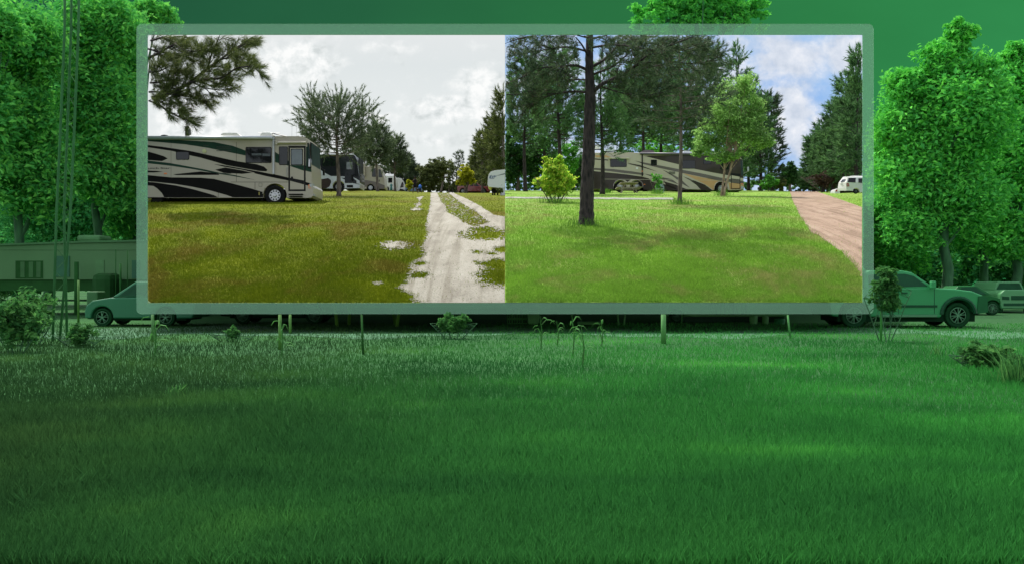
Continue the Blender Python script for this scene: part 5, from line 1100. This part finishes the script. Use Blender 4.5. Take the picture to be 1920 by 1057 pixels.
for i, (px_, dd_, top_, cb_, hw_, lb) in enumerate([(1607, 84, 96, 335, 34, 'tallest pine at the right edge of the sunny view'), (1585, 90, 148, 340, 32, 'pine with a stray tuft left of the tallest right-edge pine'), (1562, 96, 200, 345, 32, 'third pine back on the right of the dirt road'), (1543, 104, 240, 348, 26, 'fourth pine back on the right of the dirt road'), (1524, 112, 262, 350, 20, 'farthest pine right of the dirt road'), (1598, 104, 170, 350, 30, 'pine crown behind the white vehicle'), (1572, 118, 230, 352, 34, 'pine crown deep in the right wood'), (1614, 100, 150, 350, 26, 'pine crown half cut at the right edge')]):
    pine('R', px_, dd_, top_, cb_, hw_, lb, M_PINE_R, GQ, prof='cone', nb=70, tr=.2, k=20, ln=.46, wd=.08, shoot=.75, every=.34, up=.45, seed=60 + i, bk=M_BARK_D)
broad('R', 1555, 92, [(1550, 335, 92, 40, 18), (1585, 325, 92, 30, 16)], 'brownish dead lower boughs beside the dirt road', M_PINE_N, 'brushwood', 'brushwood', nc=150, per=22, size=.2, spread=.3, tr=.06, stems=4, fan=.8)
broad('R', 1530, 108, [(1520, 350, 108, 22, 10), (1560, 352, 108, 30, 9)], 'green undergrowth below the right-hand pines', M_LEAF_D, 'undergrowth', 'undergrowth', nc=120, per=30, size=.22, tr=.05)
# tall grass round the trunks
def tufts(side, spots, mat, label, n=260, hgt=.35):
    for (px_, py_, wpx, lb) in spots:
        d_ = float(gd(side, px_, py_)); g = G(side, px_, d_); k = n; x_ = g.x + rng.normal(size=k) * wpx * d_ / F * .5; y_ = d_ + rng.normal(size=k) * .35
        P = np.stack([x_, y_, gz(side, x_, y_)], 1); o = MB().soup(blades(P, hgt * (.4 + rng.random(k)), .014, .7), 5).build('grass_tuft', mat); o['label'] = lb; o['category'] = 'grass tuft'; o['group'] = 'tall grass round the trunks'
MT = grass_mat('tuft_grass', (.10, .22, .04), (.12, .28, .04), (.2, .4, .06), .5)
tufts('R', [(1100, 424, 56, 'tall grass tuft around the foot of the big pine'), (1275, 384, 24, 'grass tuft around the straight grey trunk'), (1136, 362.5, 10, 'grass tuft at the dark pine beside the motorhome tail'), (1232, 364, 12, 'grass tuft under the thin sapling shrub'), (1040, 381, 30, 'grass tuft under the yellow-green shrub'), (1354, 367, 14, 'dry tuft at the birch stems')], MT, '')

# ================================================================== the green yard: trees, mast, vehicles, garden
def gm(name, r, g, b, rough=.7, var=.15, sc=2): return paint(tuple(a * k for a, k in zip(lin((r, g, b)), (1.5, 1.6, 1.1))), rough, 0, var, sc, name=name)
F_BG = foliage('yard_tree_leaves', (.013, .075, .016), (.028, .115, .022), (.055, .165, .026), .28, .12, .9, gain=4.2, var=.15)
F_BR = foliage('yard_tree_leaves_bright', (.022, .12, .024), (.04, .17, .026), (.065, .23, .03), .28, .12, .9, gain=3.4, var=.15)
F_BD = foliage('yard_tree_leaves_dark', (.010, .06, .018), (.016, .075, .02), (.03, .10, .024), .28, .12, .9, gain=5.0, var=.15)
BK_G = bark('yard_bark', (.02, .075, .03), (.05, .16, .06), 3)
YT = 'tall trees around the green yard'
TL = [(40, 46, [(40, 90, 46, 90, 90), (20, 220, 46, 90, 110), (60, 330, 46, 90, 90)], 'wide dark tree at the far left behind the lattice mast', F_BG, 420), (175, 50, [(190, 60, 50, 90, 75), (180, 190, 50, 80, 90), (200, 320, 50, 75, 90)], 'tall tree directly right of the lattice mast', F_BG, 420),
      (262, 54, [(270, 40, 54, 75, 45), (250, 160, 54, 50, 90), (240, 290, 54, 50, 90), (235, 400, 54, 50, 60)], 'tree whose crown spreads over the top left corner of the frame', F_BG, 320), (90, 62, [(100, 200, 62, 140, 210), (120, 400, 62, 150, 80)], 'dark tree mass deep behind the trailer home', F_BD, 520), (-40, 42, [(-50, 250, 42, 80, 170), (-30, 60, 42, 70, 80)], 'tree at the outer left edge of the yard', F_BG, 240)]
for px_, d_, e_, lb, mt_, nc_ in TL: broad('B', px_, d_, e_, lb, mt_, group=YT, nc=int(nc_ * 2.2), per=42, size=.26, spread=.40, tr=.3, bk=BK_G, limbs=20, shell=.35)
TR_ = [(1780, 52, [(1800, 75, 52, 32, 48), (1765, 130, 52, 46, 52), (1835, 150, 52, 55, 65), (1705, 165, 52, 48, 52), (1690, 240, 52, 48, 60), (1790, 230, 52, 120, 95), (1720, 320, 52, 85, 70), (1800, 370, 52, 100, 80), (1705, 430, 52, 60, 50)], 'broad bright tree with pale trunk on the right side of the yard', F_BR, 620), (1905, 56, [(1902, 105, 56, 30, 48), (1920, 180, 56, 60, 80), (1910, 300, 56, 90, 120), (1900, 440, 56, 90, 60)], 'bright tree at the far right edge above the white car', F_BR, 360),
       (1665, 60, [(1680, 260, 60, 60, 120), (1690, 400, 60, 80, 90), (1680, 480, 60, 60, 50)], 'tree just right of the frame with its crown low over the pickup', F_BR, 320), (1845, 64, [(1830, 400, 64, 130, 110), (1850, 300, 64, 120, 120)], 'darker tree filling behind the right-hand trees', F_BG, 340)]
for px_, d_, e_, lb, mt_, nc_ in TR_: broad('B', px_, d_, e_, lb, mt_, group=YT, nc=int(nc_ * 2.2), per=42, size=.26, spread=.40, tr=.35, bk=BK_G, limbs=16, shell=.35)
broad('B', 1310, 162, [(1300, 5, 162, 120, 55), (1250, 40, 162, 85, 40), (1370, 25, 162, 80, 45)], 'feathery bright tree top rising above the middle of the frame', F_BR, group=YT, nc=260, per=60, size=.75, spread=.24, tr=.8, bk=BK_G, limbs=14)

P, C = clumps([(x_, 470 + 20 * math.sin(x_ * .02), 80, 110, 75, 4) for x_ in range(-120, 300, 90)] + [(x_, 480 + 12 * math.sin(x_ * .03), 78, 90, 62, 4) for x_ in range(1620, 2060, 80)], 1100, 70, .34)
tag(MB().soup(leaves(P, .5), 4).clip(outF).build('far_wood', F_BD), 'dark green wood closing the back of the yard behind home and cars', 'wood', kind='stuff')
# lattice mast
d = 24.0; LM = gm('mast_paint', 40, 84, 54, .9); rt = thing('lattice_mast', 'tall slim lattice mast of two light legs with zigzag bracing', 'mast', BG(116, 640))
LEG = [[(122, -60), (121, 60), (113, 250), (106, 400), (99, 640)], [(149, -60), (147, 60), (139, 250), (132, 400), (112, 640)], [(135, -60), (133, 60), (126, 250), (120, 400), (126, 640)]]
dof = [0, .1, .35]; LP_ = []
for k, l_ in enumerate(LEG):
    pt = [W(a, b, d + dof[k]) for a, b in l_]; pt[-1].z = 0; LP_.append(pt); MB().tube(pt, .035, 8).build('leg', LM, rt, True)
def onleg(pt, t):
    z = pt[0].z * (1 - t); 
    for i in range(len(pt) - 1):
        if pt[i].z >= z >= pt[i + 1].z: return pt[i].lerp(pt[i + 1], (pt[i].z - z) / max(1e-6, pt[i].z - pt[i + 1].z))
    return pt[-1]
q = MB()
for k in range(16):
    a = onleg(LP_[0], k / 16); b_ = onleg(LP_[1], (k + .5) / 16); c_ = onleg(LP_[0], (k + 1) / 16); e_ = onleg(LP_[2], (k + .5) / 16)
    q.tube([a, b_], .006, 5); q.tube([b_, c_], .006, 5); q.tube([a, e_], .006, 5); q.tube([e_, onleg(LP_[1], (k + 1) / 16)], .006, 5)
q.build('bracing', LM, rt)

# trailer home at the left
d = 44.0; s_ = d / F; TH = gm('trailer_home_wall', 62, 100, 68, .6, .08, .5); TD = gm('trailer_dark', 30, 68, 36); TB = gm('trailer_blue_green', 34, 82, 66)
rt = thing('trailer_home', 'long pale trailer home with air conditioner on its roof behind the cars', 'trailer home', B(140, d))
def bx(name, x0, x1, yt, yb, d_, dep, mat, parent, bev=0, z0=None):
    s2 = d_ / F; zt_ = H + (CY - yt) * s2; zb_ = H + (CY - yb) * s2 if z0 is None else z0
    return MB().box((((x0 + x1) / 2 - CX) * s2, d_ + dep / 2, (zt_ + zb_) / 2), ((x1 - x0) * s2, dep, zt_ - zb_), 0).build(name, mat, parent, bevel=bev)
q = MB(); q.prism([((x - CX) * s_, H + (CY - y_) * s_) for x, y_ in [(-60, 524), (-60, 462), (60, 458), (110, 456), (160, 454), (330, 452), (332, 524)]], d, d + 3); q.build('wall', TH, rt)
q = MB(); q.prism([((x - CX) * s_, H + (CY - y_) * s_) for x, y_ in [(-62, 463), (-62, 459.5), (60, 455.5), (160, 452), (334, 449), (334, 452.5), (160, 455.5), (60, 459)]], d - .12, d + 3.1); q.build('roof', gm('roof_edge', 54, 94, 64), rt)
bx('skirting', -60, 332, 524, 545, d + .1, 2.8, TD, rt)
w1 = bx('window', 29, 80, 489, 522, d - .03, .06, TD, rt); 
for x_ in (38, 54, 68): bx('blind', x_, x_ + 8, 491, 520, d - .045, .02, gm('blind_green', 44, 84, 50), w1)
bx('door', 101, 130, 480, 519, d - .05, .08, TB, rt); bx('window', 247, 262, 488, 522, d - .03, .06, TB, rt); q = bx('door', 179, 195, 488, 524, d - .03, .06, gm('door_pale', 66, 106, 74), rt)
ac = bx('air_conditioner', 143, 187, 441, 453, d + .8, 1.4, gm('ac_green', 66, 108, 76), rt, .12)
bx('rain_rail', 0, 330, 468.5, 469.5, d - .02, .03, gm('rail_green', 50, 88, 56), rt)
# things against the trailer home
WP = gm('dark_post', 32, 72, 40, .9); PG = 'posts standing in the yard'
def post(px, py0, py1, wpx, lb, mat=WP, d_=None, lean=0, name='post', cat='post', grp=PG):
    d_ = d_ or H * F / (py1 - CY); s2 = d_ / F; g = B(px, d_); q = MB(); q.tube([(g.x, d_, -.02), (g.x + lean * s2, d_, H + (CY - py0) * s2)], [wpx * s2 / 2 * 1.1, wpx * s2 / 2], 8, rough=.08)
    o = q.build(name, mat, None, True); return tag(o, lb, cat, grp)
post(143.5, 491, 590, 8, 'thick dark post in front of the trailer home right of the mast'); post(208, 492, 588, 4, 'thin dark post left of the pale car roof'); post(226, 494, 588, 4, 'thin dark post directly above the pale car windscreen', d_=40); post(147, 525, 606, 4, 'light yellowish garden stake left of the pale car', gm('stake_yellow', 62, 100, 46))
post(239, 470, 590, 1.6, 'very thin upright rod right of the two thin posts', d_=41); post(217, 468, 590, 1.6, 'very thin upright rod between the thin dark posts', d_=42)
post(681, 589, 664, 4, 'short dark stake in the grass below the left view', lean=-3, mat=gm('stake_dark', 34, 70, 36)); post(1244, 589, 644, 9, 'short pale stump-like post below the right view', mat=gm('stump_green', 60, 108, 60)); post(1652, 505, 640, 4, 'slim pole of the young tree at the frame corner', mat=gm('pole_green', 58, 120, 64), d_=24)
post(525, 589, 655, 6, 'slender yellow stem with leaves below the left view', mat=gm('stem_yellow', 66, 104, 48)); post(544, 589, 625, 5, 'second slender yellow stem beside the slender one', mat=gm('stem_yellow', 66, 104, 48)); post(286, 589, 640, 5, 'pale stem in front of the rear wheel of the pale car', mat=gm('stem_green', 56, 96, 54)); post(1482, 590, 634, 3.5, 'short slanting rod with a light tag below the right view', lean=-5, mat=gm('rod_green', 58, 112, 64))
q_ = bx('dark_tank', 168, 208, 512, 540, 42, 1.5, gm('tank_dark', 26, 62, 34), None, .3, z0=0); tag(q_, 'dark rounded tank standing before the trailer home', 'tank')
q_ = bx('grill_cart', 162, 183, 546, 566, 39, .8, gm('cart_green', 44, 86, 54), None, .05, z0=0); tag(q_, 'small pale frame cart just above the bonnet of the pale car', 'cart')

GLG = paint(lin((26, 74, 46)), .3, 0, .2, 2, name='green_car_glass'); TYG = paint(lin((20, 62, 32)), .85, 0, .2, 6, name='green_tyre'); RMG = paint(lin((74, 128, 88)), .4, .2, .1, 4, name='green_alloy')
_G, _T, _U = GLASS, TYRE, UNDER
GLASS, TYRE, UNDER = GLG, TYG, paint(lin((14, 46, 24)), .9, name='green_underbody')  # dark green underbody colour of the yard vehicles
MB.box.__defaults__
def gwheel(wr_, sp, rr=.66): return lambda rt_, c: spoke_wheel(rt_, c, wr_, .24, rr, RMG, sp, TYG)
# pale blue-green crossover at the left, nose to the left
d = 32.0; s_ = d / F; CARP = paint(lin((34, 112, 72)), .6, 0, .06, .6, .0, name='teal_green_paint'); L_ = 207 * s_; wl = (L_ - 33 * s_, L_ - 152 * s_); wr_ = .33
lw = [(.1, .3)] + arch(wl[1], wr_ * 1.2, wr_, -5, 185) + arch(wl[0], wr_ * 1.2, wr_, -5, 185) + [(L_ - .02, .3), (L_, .55), (L_ - .06, .75), (L_ - .28, .93), (L_ - .95, 1.04), (.1, 1.08), (0, .8), (.02, .45)]
ca = B(158 + 103.5, d)
def ex1(rt_, X, d_):
    q = MB(); panel(q, X([(L_ - .05, .78), (L_ - .12, .90), (L_ - .36, .92), (L_ - .3, .80)]), d_, 0, .02); q.build('headlight', paint(lin((30, 84, 62)), .3, name='green_lamp'), rt_)
    q = MB(); panel(q, X([(L_ - .9, .88), (L_ - 1.1, .93), (L_ - .95, .84)]), d_, 0, .02); q.build('side_vent', GLG, rt_)
    for x_ in (L_ - 1.25, 1.55): q = MB(); panel(q, X([(x_, .4), (x_ + .015, .4), (x_ + .02, 1.04), (x_ + .005, 1.04)]), d_, 0, .006); q.build('door_gap', GLG, rt_)
    q = MB(); q.box((X([(L_ - 1.3, 1.12)])[0][0], d_ - .08, 1.14), (.2, .14, .13)); q.build('mirror', CARP, rt_, bevel=.03)
car('parked_car', 'pale teal crossover parked at left with five-spoke wheels, nose to the left', 'car', (ca.x, d, 0), L_, lw, [(.06, 1.05), (.2, 1.5), (.5, 1.6), (2.2, 1.62), (L_ - 1.0, 1.06)], wl, 1.85, wr_, CARP,
    [[(L_ - 1.2, 1.09), (2.25, 1.50), (1.75, 1.54), (1.75, 1.09)], [(1.65, 1.09), (1.65, 1.54), (.85, 1.52), (.75, 1.09)]], RMG, 5, facing=-1, wheel_fn=gwheel(wr_, 5))
# next parked vehicle hidden above the band: only its wheel and sill show
d = 34.0; s_ = d / F; L2 = 215 * s_; wl2 = (.8, L2 - .85)
lw2 = [(.1, .3)] + arch(wl2[0], .4, .33, -5, 185) + arch(wl2[1], .4, .33, -5, 185) + [(L2, .3), (L2, .75), (L2 - .8, .98), (.1, 1.0), (0, .5)]
c2 = B(520, d); car('parked_car', 'dark low car next to the teal crossover, seen only below the frame', 'car', (c2.x, d, 0), L2, lw2, [(.2, .98), (.8, 1.4), (2.2, 1.4), (3.0, .98)], wl2, 1.8, .33, paint(lin((24, 70, 40)), .5, name='dark_green_car'), [[(.9, 1.02), (1.0, 1.34), (2.1, 1.34), (2.6, 1.02)]], RMG, 6, facing=-1, wheel_fn=gwheel(.33, 6))
# pickup at the right, nose to the right
d = 31.0; s_ = d / F; PKP = paint(lin((38, 138, 76)), .6, 0, .06, .6, .0, name='teal_pickup_paint'); L3 = 296 * s_; wr3 = .44
xw = ((1602 - 1554) * s_, (1797 - 1554) * s_)
lw3 = [(.1, .42)] + arch(xw[0], wr3 * 1.25, wr3, -5, 185) + [(xw[1] - .66, .36)] + arch(xw[1], wr3 * 1.3, wr3 + .02, 8, 185) + [(L3 - .1, .55), (L3 + .02, .62), (L3, .95), (L3 - .1, 1.12), (L3 - .5, 1.28), (L3 - 1.15, 1.36), (L3 - 2.0, 1.40), (.05, 1.38), (0, .8)]
ca = B(1554 + 148, d)
def ex3(rt_, X, d_):
    q = MB(); panel(q, X([(L3 - .35, .5), (L3 + .03, .55), (L3 + .02, 1.05), (L3 - .12, 1.14), (L3 - .3, 1.1)]), d_ - .002, 0, .03); q.build('bumper', paint(lin((32, 92, 52)), .5, name='green_bumper'), rt_)
    q = MB(); panel(q, X([(xw[0] + .8, .72), (xw[1] - .75, .72), (xw[1] - .75, .80), (xw[0] + .8, .80)]), d_, 0, .03); q.build('side_moulding', GLG, rt_)
    q = MB(); q.tube([(X([(xw[0] + .8, .4)])[0][0], d_ - .08, .42), (X([(xw[1] - .8, .4)])[0][0], d_ - .08, .42)], .05, 6); q.build('running_board', RMG, rt_)
    q = MB(); a_ = arch(xw[1], wr3 * 1.34, wr3 + .02, 5, 178); q.tube([(x_, d_ - .01, z_) for x_, z_ in X(a_)], .07, 6); q.build('wheel_flare', GLG, rt_)
    for x_ in (xw[1] - 2.1, xw[1] - .85): q = MB(); panel(q, X([(x_, .5), (x_ + .018, .5), (x_ + .018, 1.36), (x_, 1.36)]), d_, 0, .006); q.build('door_gap', GLG, rt_)
    q = MB(); q.box((X([(xw[1] - .95, 1.5)])[0][0], d_ - .12, 1.5), (.16, .2, .26)); q.build('mirror', PKP, rt_, bevel=.03)
    q = MB(); q.box((X([(xw[1] - 1.9, 1.2)])[0][0], d_ - .03, 1.22), (.2, .04, .05)); q.build('door_handle', GLG, rt_)
xr = xw[1]
car('pickup_truck', 'large teal green pickup at right with chunky front wheel, behind the frame corner', 'pickup', (ca.x, d, 0), L3, lw3, [(xr - 3.3, 1.38), (xr - 3.25, 1.9), (xr - 3.0, 2.0), (xr - 1.9, 2.0), (xr - 1.55, 1.93), (xr - 1.15, 1.64), (xr - .8, 1.38)], xw, 1.95, wr3, PKP,
    [[(xr - 2.15, 1.42), (xr - 2.15, 1.88), (xr - 1.8, 1.88), (xr - 1.5, 1.8), (xr - 1.05, 1.45)], [(xr - 3.1, 1.42), (xr - 3.1, 1.86), (xr - 2.3, 1.88), (xr - 2.3, 1.42)]], RMG, 6, facing=1, wheel_fn=gwheel(wr3, 6, .62), extras=ex3)
# white car facing us and dark car behind, far right
d = 46.0; WG = paint(lin((78, 146, 90)), .5, 0, .06, 1, name='pale_green_car'); s_ = d / F
rt = thing('parked_car', 'pale car seen from the front at the far right edge', 'car', B(1908, d))
T = lambda *p_: [((x - CX) * s_, H + (CY - y_) * s_) for x, y_ in p_]
q = MB(); q.prism(rpoly(T((1876, 578), (1876, 550), (1884, 543), (1935, 543), (1945, 578)), .1), d, d + 3.6); q.build('body', WG, rt, bevel=.08)
q = MB(); q.prism(rpoly(T((1882, 545), (1889, 528), (1932, 528), (1940, 545)), .1), d + .9, d + 3.2); q.build('cabin', WG, rt, bevel=.05); q = MB(); q.prism(T((1886, 543), (1892, 531), (1929, 531), (1935, 543)), d + .86, d + .9); q.build('windscreen', GLG, rt)
q = MB(); panel(q, T((1896, 562), (1896, 554), (1925, 554), (1925, 562)), d, 0, .03); q.build('grille', GLG, rt); pieces('headlight', GLG, rt, [T((1879, 561), (1879, 555), (1892, 556), (1892, 562)), T((1928, 561), (1928, 556), (1940, 555), (1940, 561))], d, .03)
q = MB(); panel(q, T((1882, 573), (1882, 568), (1938, 568), (1938, 573)), d, 0, .03); q.build('bumper', GLG, rt)
for x_ in (1882, 1938): q = MB(); q.box(((x_ - CX) * s_, d + .5, .3), (.2, .6, .6)); q.build('wheel', TYG, rt, bevel=.06)
d = 43.0; s_ = d / F; L4 = 95 * s_; c4 = B(1828, d); lw4 = [(.1, .3)] + arch(.7, .4, .33, -5, 185) + arch(L4 - .35, .4, .33, 0, 185) + [(L4, .4), (L4, .8), (L4 - .5, .95), (.1, .98), (0, .5)]
car('parked_car', 'dark green sedan between the pickup and the pale car at far right', 'car', (c4.x, d, 0), L4, lw4, [(.1, .97), (.5, 1.4), (1.4, 1.42), (2.1, .97)], (.7, L4 - .35), 1.7, .33, paint(lin((34, 98, 50)), .4, name='mid_green_car'), [[(.5, 1.0), (.65, 1.34), (1.35, 1.36), (1.8, 1.0)]], RMG, 6, wheel_fn=gwheel(.33, 6))

# yard things showing below the frame
SG = gm('pale_green_plastic', 84, 140, 92, .6); d = 33.0
rt = thing('swing_set', 'yellow-green A-frame swing set legs showing under the left view', 'swing set', B(685, 32)); SWP = gm('swing_yellow', 74, 116, 44, .5)
for a_, b_ in ((616, 632), (652, 643), (757, 744), (720, 733)):
    s_ = 32 / F; MB().tube([((a_ - CX) * s_, 32.6, 2.05), ((b_ - CX) * s_, 32 if a_ in (616, 757) else 33.2, 0)], .06, 8).build('leg', SWP, rt, True)
s_ = 32 / F; MB().tube([((610 - CX) * s_, 32.6, 2.07), ((765 - CX) * s_, 32.6, 2.07)], .05, 8).build('crossbar', SWP, rt, True)
rt = thing('block_stack', 'stack of pale hollow concrete blocks under the middle of the frame', 'concrete blocks', B(969, 34)); s_ = 34 / F
for r_ in range(3):
    for k in range(4):
        x0 = (951 + k * 9.6 - CX) * s_; z0 = .0 + r_ * .2; q = MB(); w_ = 9.2 * s_
        q.box((x0 + w_ / 2, 34.1, z0 + .02), (w_, .2, .035)); q.box((x0 + w_ / 2, 34.1, z0 + .175), (w_, .2, .035))
        for f_ in (.06, .5, .94): q.box((x0 + w_ * f_, 34.1, z0 + .098), (w_ * .12, .2, .12))
        q.build('block', gm('block_green', 62, 116, 68, .9), rt)
q_ = bx('water_tank', 990, 1011, 583, 609, 33.5, .6, SG, None, .08, z0=0); tag(q_, 'pale upright tank right of the concrete blocks', 'tank')
q_ = bx('cooler_box', 1084, 1130, 603, 612, 33, .5, SG, None, .08, z0=.02); tag(q_, 'long low pale box lying under the right view', 'box')
for px_, lb in ((1160, 'left one of the two pale garden chair legs under the right view'), (1170, 'right one of the two pale garden chair legs under the right view')):
    post(px_, 586, 611, 3, lb, SG, 33, lean=2 if px_ > 1165 else -2, name='chair_leg_post', cat='post', grp='pale chair posts')
rt = thing('cargo_trailer', 'pale ribbed trailer behind the frame with dark gap and wheel below', 'trailer', B(1395, 35)); s_ = 35 / F; TW_ = gm('ribbed_green', 84, 138, 92, .5)
bx('body', 1255, 1478, 560, 593, 35, 2.2, TW_, rt, .03)
for k in range(9): bx('rib', 1334 + k * 8, 1337 + k * 8, 562, 589, 34.97, .05, gm('rib_dark', 52, 100, 60), rt)
spoke_wheel(rt, ((1268 - CX) * s_, 34.9, .28), .28, .2, .7, RMG, 6, TYG); MB().tube([((1280 - CX) * s_, 34.8, 1.1), ((1276 - CX) * s_, 34.8, 0)], .03, 6).build('prop_stand', SG, rt, True)
bx('undercarriage', 1285, 1470, 593, 603, 35.4, 1.5, GLASS, rt)
for px_, w_, yt, mt_, lb in ((1413, 15, 591, SG, 'left pale barrel under the ribbed trailer'), (1435, 12, 592, SG, 'right pale barrel under the ribbed trailer'), (1462, 20, 597, gm('bin_teal', 34, 110, 70), 'squat teal bin right of the pale barrels')):
    s_ = 34 / F; z_ = H + (CY - yt) * s_; q = MB().lathe(((px_ - CX) * s_, 34.0, 0), [(w_ * s_ * .45, 0), (w_ * s_ * .5, .1), (w_ * s_ * .5, z_ - .06), (w_ * s_ * .46, z_)], 18, axis='z'); tag(q.build('barrel', mt_, None, True), lb, 'barrel', 'barrels under the ribbed trailer')
# garden plants
F_PL = foliage('yard_plant_leaves', (.02, .085, .022), (.04, .13, .03), (.07, .18, .045), .4, 1, .7, gain=1.7, var=.25)
def bush(px, py, rx, ry, lb, n=60, per=20, size=.1, name='bush', cat='bush', mat=None, stems=4, cy=None):
    d_ = H * F / (py - CY); c_ = cy or py - ry
    broad('B', px, d_, [(px, c_, d_, rx, ry)], lb, mat or F_PL, name, cat, 'plants in the yard', nc=n, per=per, size=size, spread=.3, tr=.02, stems=stems, fan=.15, bk=BK_G, shell=.3, limbs=10)
bush(852, 634, 36, 20, 'leafy round bush below the left view beside the lane end', 90, 26, .10, cy=606)
bush(30, 660, 60, 60, 'tangled flowering bush at the lower left of the mast', 80, 18, .12, cy=600); bush(60, 645, 50, 60, 'tangled weeds left of the mast foot', 120, 16, .12, cy=590); bush(150, 650, 30, 22, 'low weeds right of the mast foot', 60, 16, .1); bush(5, 575, 30, 60, 'leafy branches at the left edge before the trailer home', 90, 20, .14, cy=520)
bush(1662, 640, 30, 50, 'young leafy tree against the pickup beside the frame', 130, 20, .11, 'young_tree', 'tree', F_PL, cy=545); bush(1610, 610, 30, 12, 'low weeds by the pickup rear wheel', 30, 16, .09)
bush(1850, 690, 70, 26, 'tall weeds below the pale car at right', 110, 18, .10); bush(437, 640, 18, 18, 'small weed on the drive below the left view', 26, 14, .08)
def stalk(px, py0, py1, lb, nl=7, seed=0, mat=None):
    random.seed(seed + px); d_ = H * F / (py1 - CY); s2 = d_ / F; g = B(px, d_); rt_ = thing('corn_plant', lb, 'plant', g, 'young stalks in the yard'); hh = H + (CY - py0) * s2
    MB().tube([g, (g.x + .03, d_, hh * .5), (g.x - .02, d_, hh)], [.018, .014, .006], 6).build('stem', F_PL, rt_)
    for k in range(nl):
        z = hh * (.15 + .8 * k / nl); a = random.random() * 6.28; L = hh * random.uniform(.25, .45); u = Vector((math.cos(a), math.sin(a) * .5, 0)); p0 = Vector((g.x, d_, z))
        pp = [p0, p0 + u * L * .4 + Vector((0, 0, L * .45)), p0 + u * L * .8 + Vector((0, 0, L * .4)), p0 + u * L * 1.1 + Vector((0, 0, L * .05))]; wv = Vector((-u.y, u.x, .3)).normalized() * .02; V = []
        for i_, p_ in enumerate(pp): f_ = [.6, 1.2, .9, .1][i_]; V += [tuple(p_ - wv * f_), tuple(p_ + wv * f_)]
        MB().add(V, [(2 * i_, 2 * i_ + 1, 2 * i_ + 3, 2 * i_ + 2) for i_ in range(3)]).build('leaf', F_PL, rt_)
for i_, (a_, b_, c_, lb) in enumerate([(1014, 592, 655, 'thin stalk under the pale tank'), (1045, 600, 648, 'short bent stalk between two taller ones'), (1074, 590, 668, 'tall curling stalk left of the arched one'), (1092, 612, 690, 'arched broad-leaved stalk nearest the viewer'), (1128, 598, 650, 'right-hand stalk with a drooping leaf'), (290, 592, 668, 'stalk in front of the pale car rear door'), (528, 600, 668, 'leafy stalk around the slender yellow stem')]): stalk(a_, b_, c_, lb, seed=i_)
def clump(px, py, hpx, wpx, n, lb, mat=None, wid=.02):
    d_ = H * F / (py - CY); s2 = d_ / F; g = B(px, d_); P = np.zeros((n, 3)); P[:, 0] = g.x + rng.normal(size=n) * wpx * s2 * .2; P[:, 1] = d_ + rng.normal(size=n) * .15
    tag(MB().soup(blades(P, hpx * s2 * (.5 + .5 * rng.random(n)), wid, 1.0), 5).build('tall_grass', mat or F_PL), lb, 'tall grass', 'clumps of tall grass in the yard')
clump(1757, 668, 32, 14, 26, 'upright sheaf of tall grass below the pickup nose'); clump(1905, 720, 80, 60, 120, 'big arching grass clump at the right edge', F_PL); clump(1690, 545, 45, 50, 30, 'long arching blades beside the frame over the pickup roof', F_BR, .06) if False else None
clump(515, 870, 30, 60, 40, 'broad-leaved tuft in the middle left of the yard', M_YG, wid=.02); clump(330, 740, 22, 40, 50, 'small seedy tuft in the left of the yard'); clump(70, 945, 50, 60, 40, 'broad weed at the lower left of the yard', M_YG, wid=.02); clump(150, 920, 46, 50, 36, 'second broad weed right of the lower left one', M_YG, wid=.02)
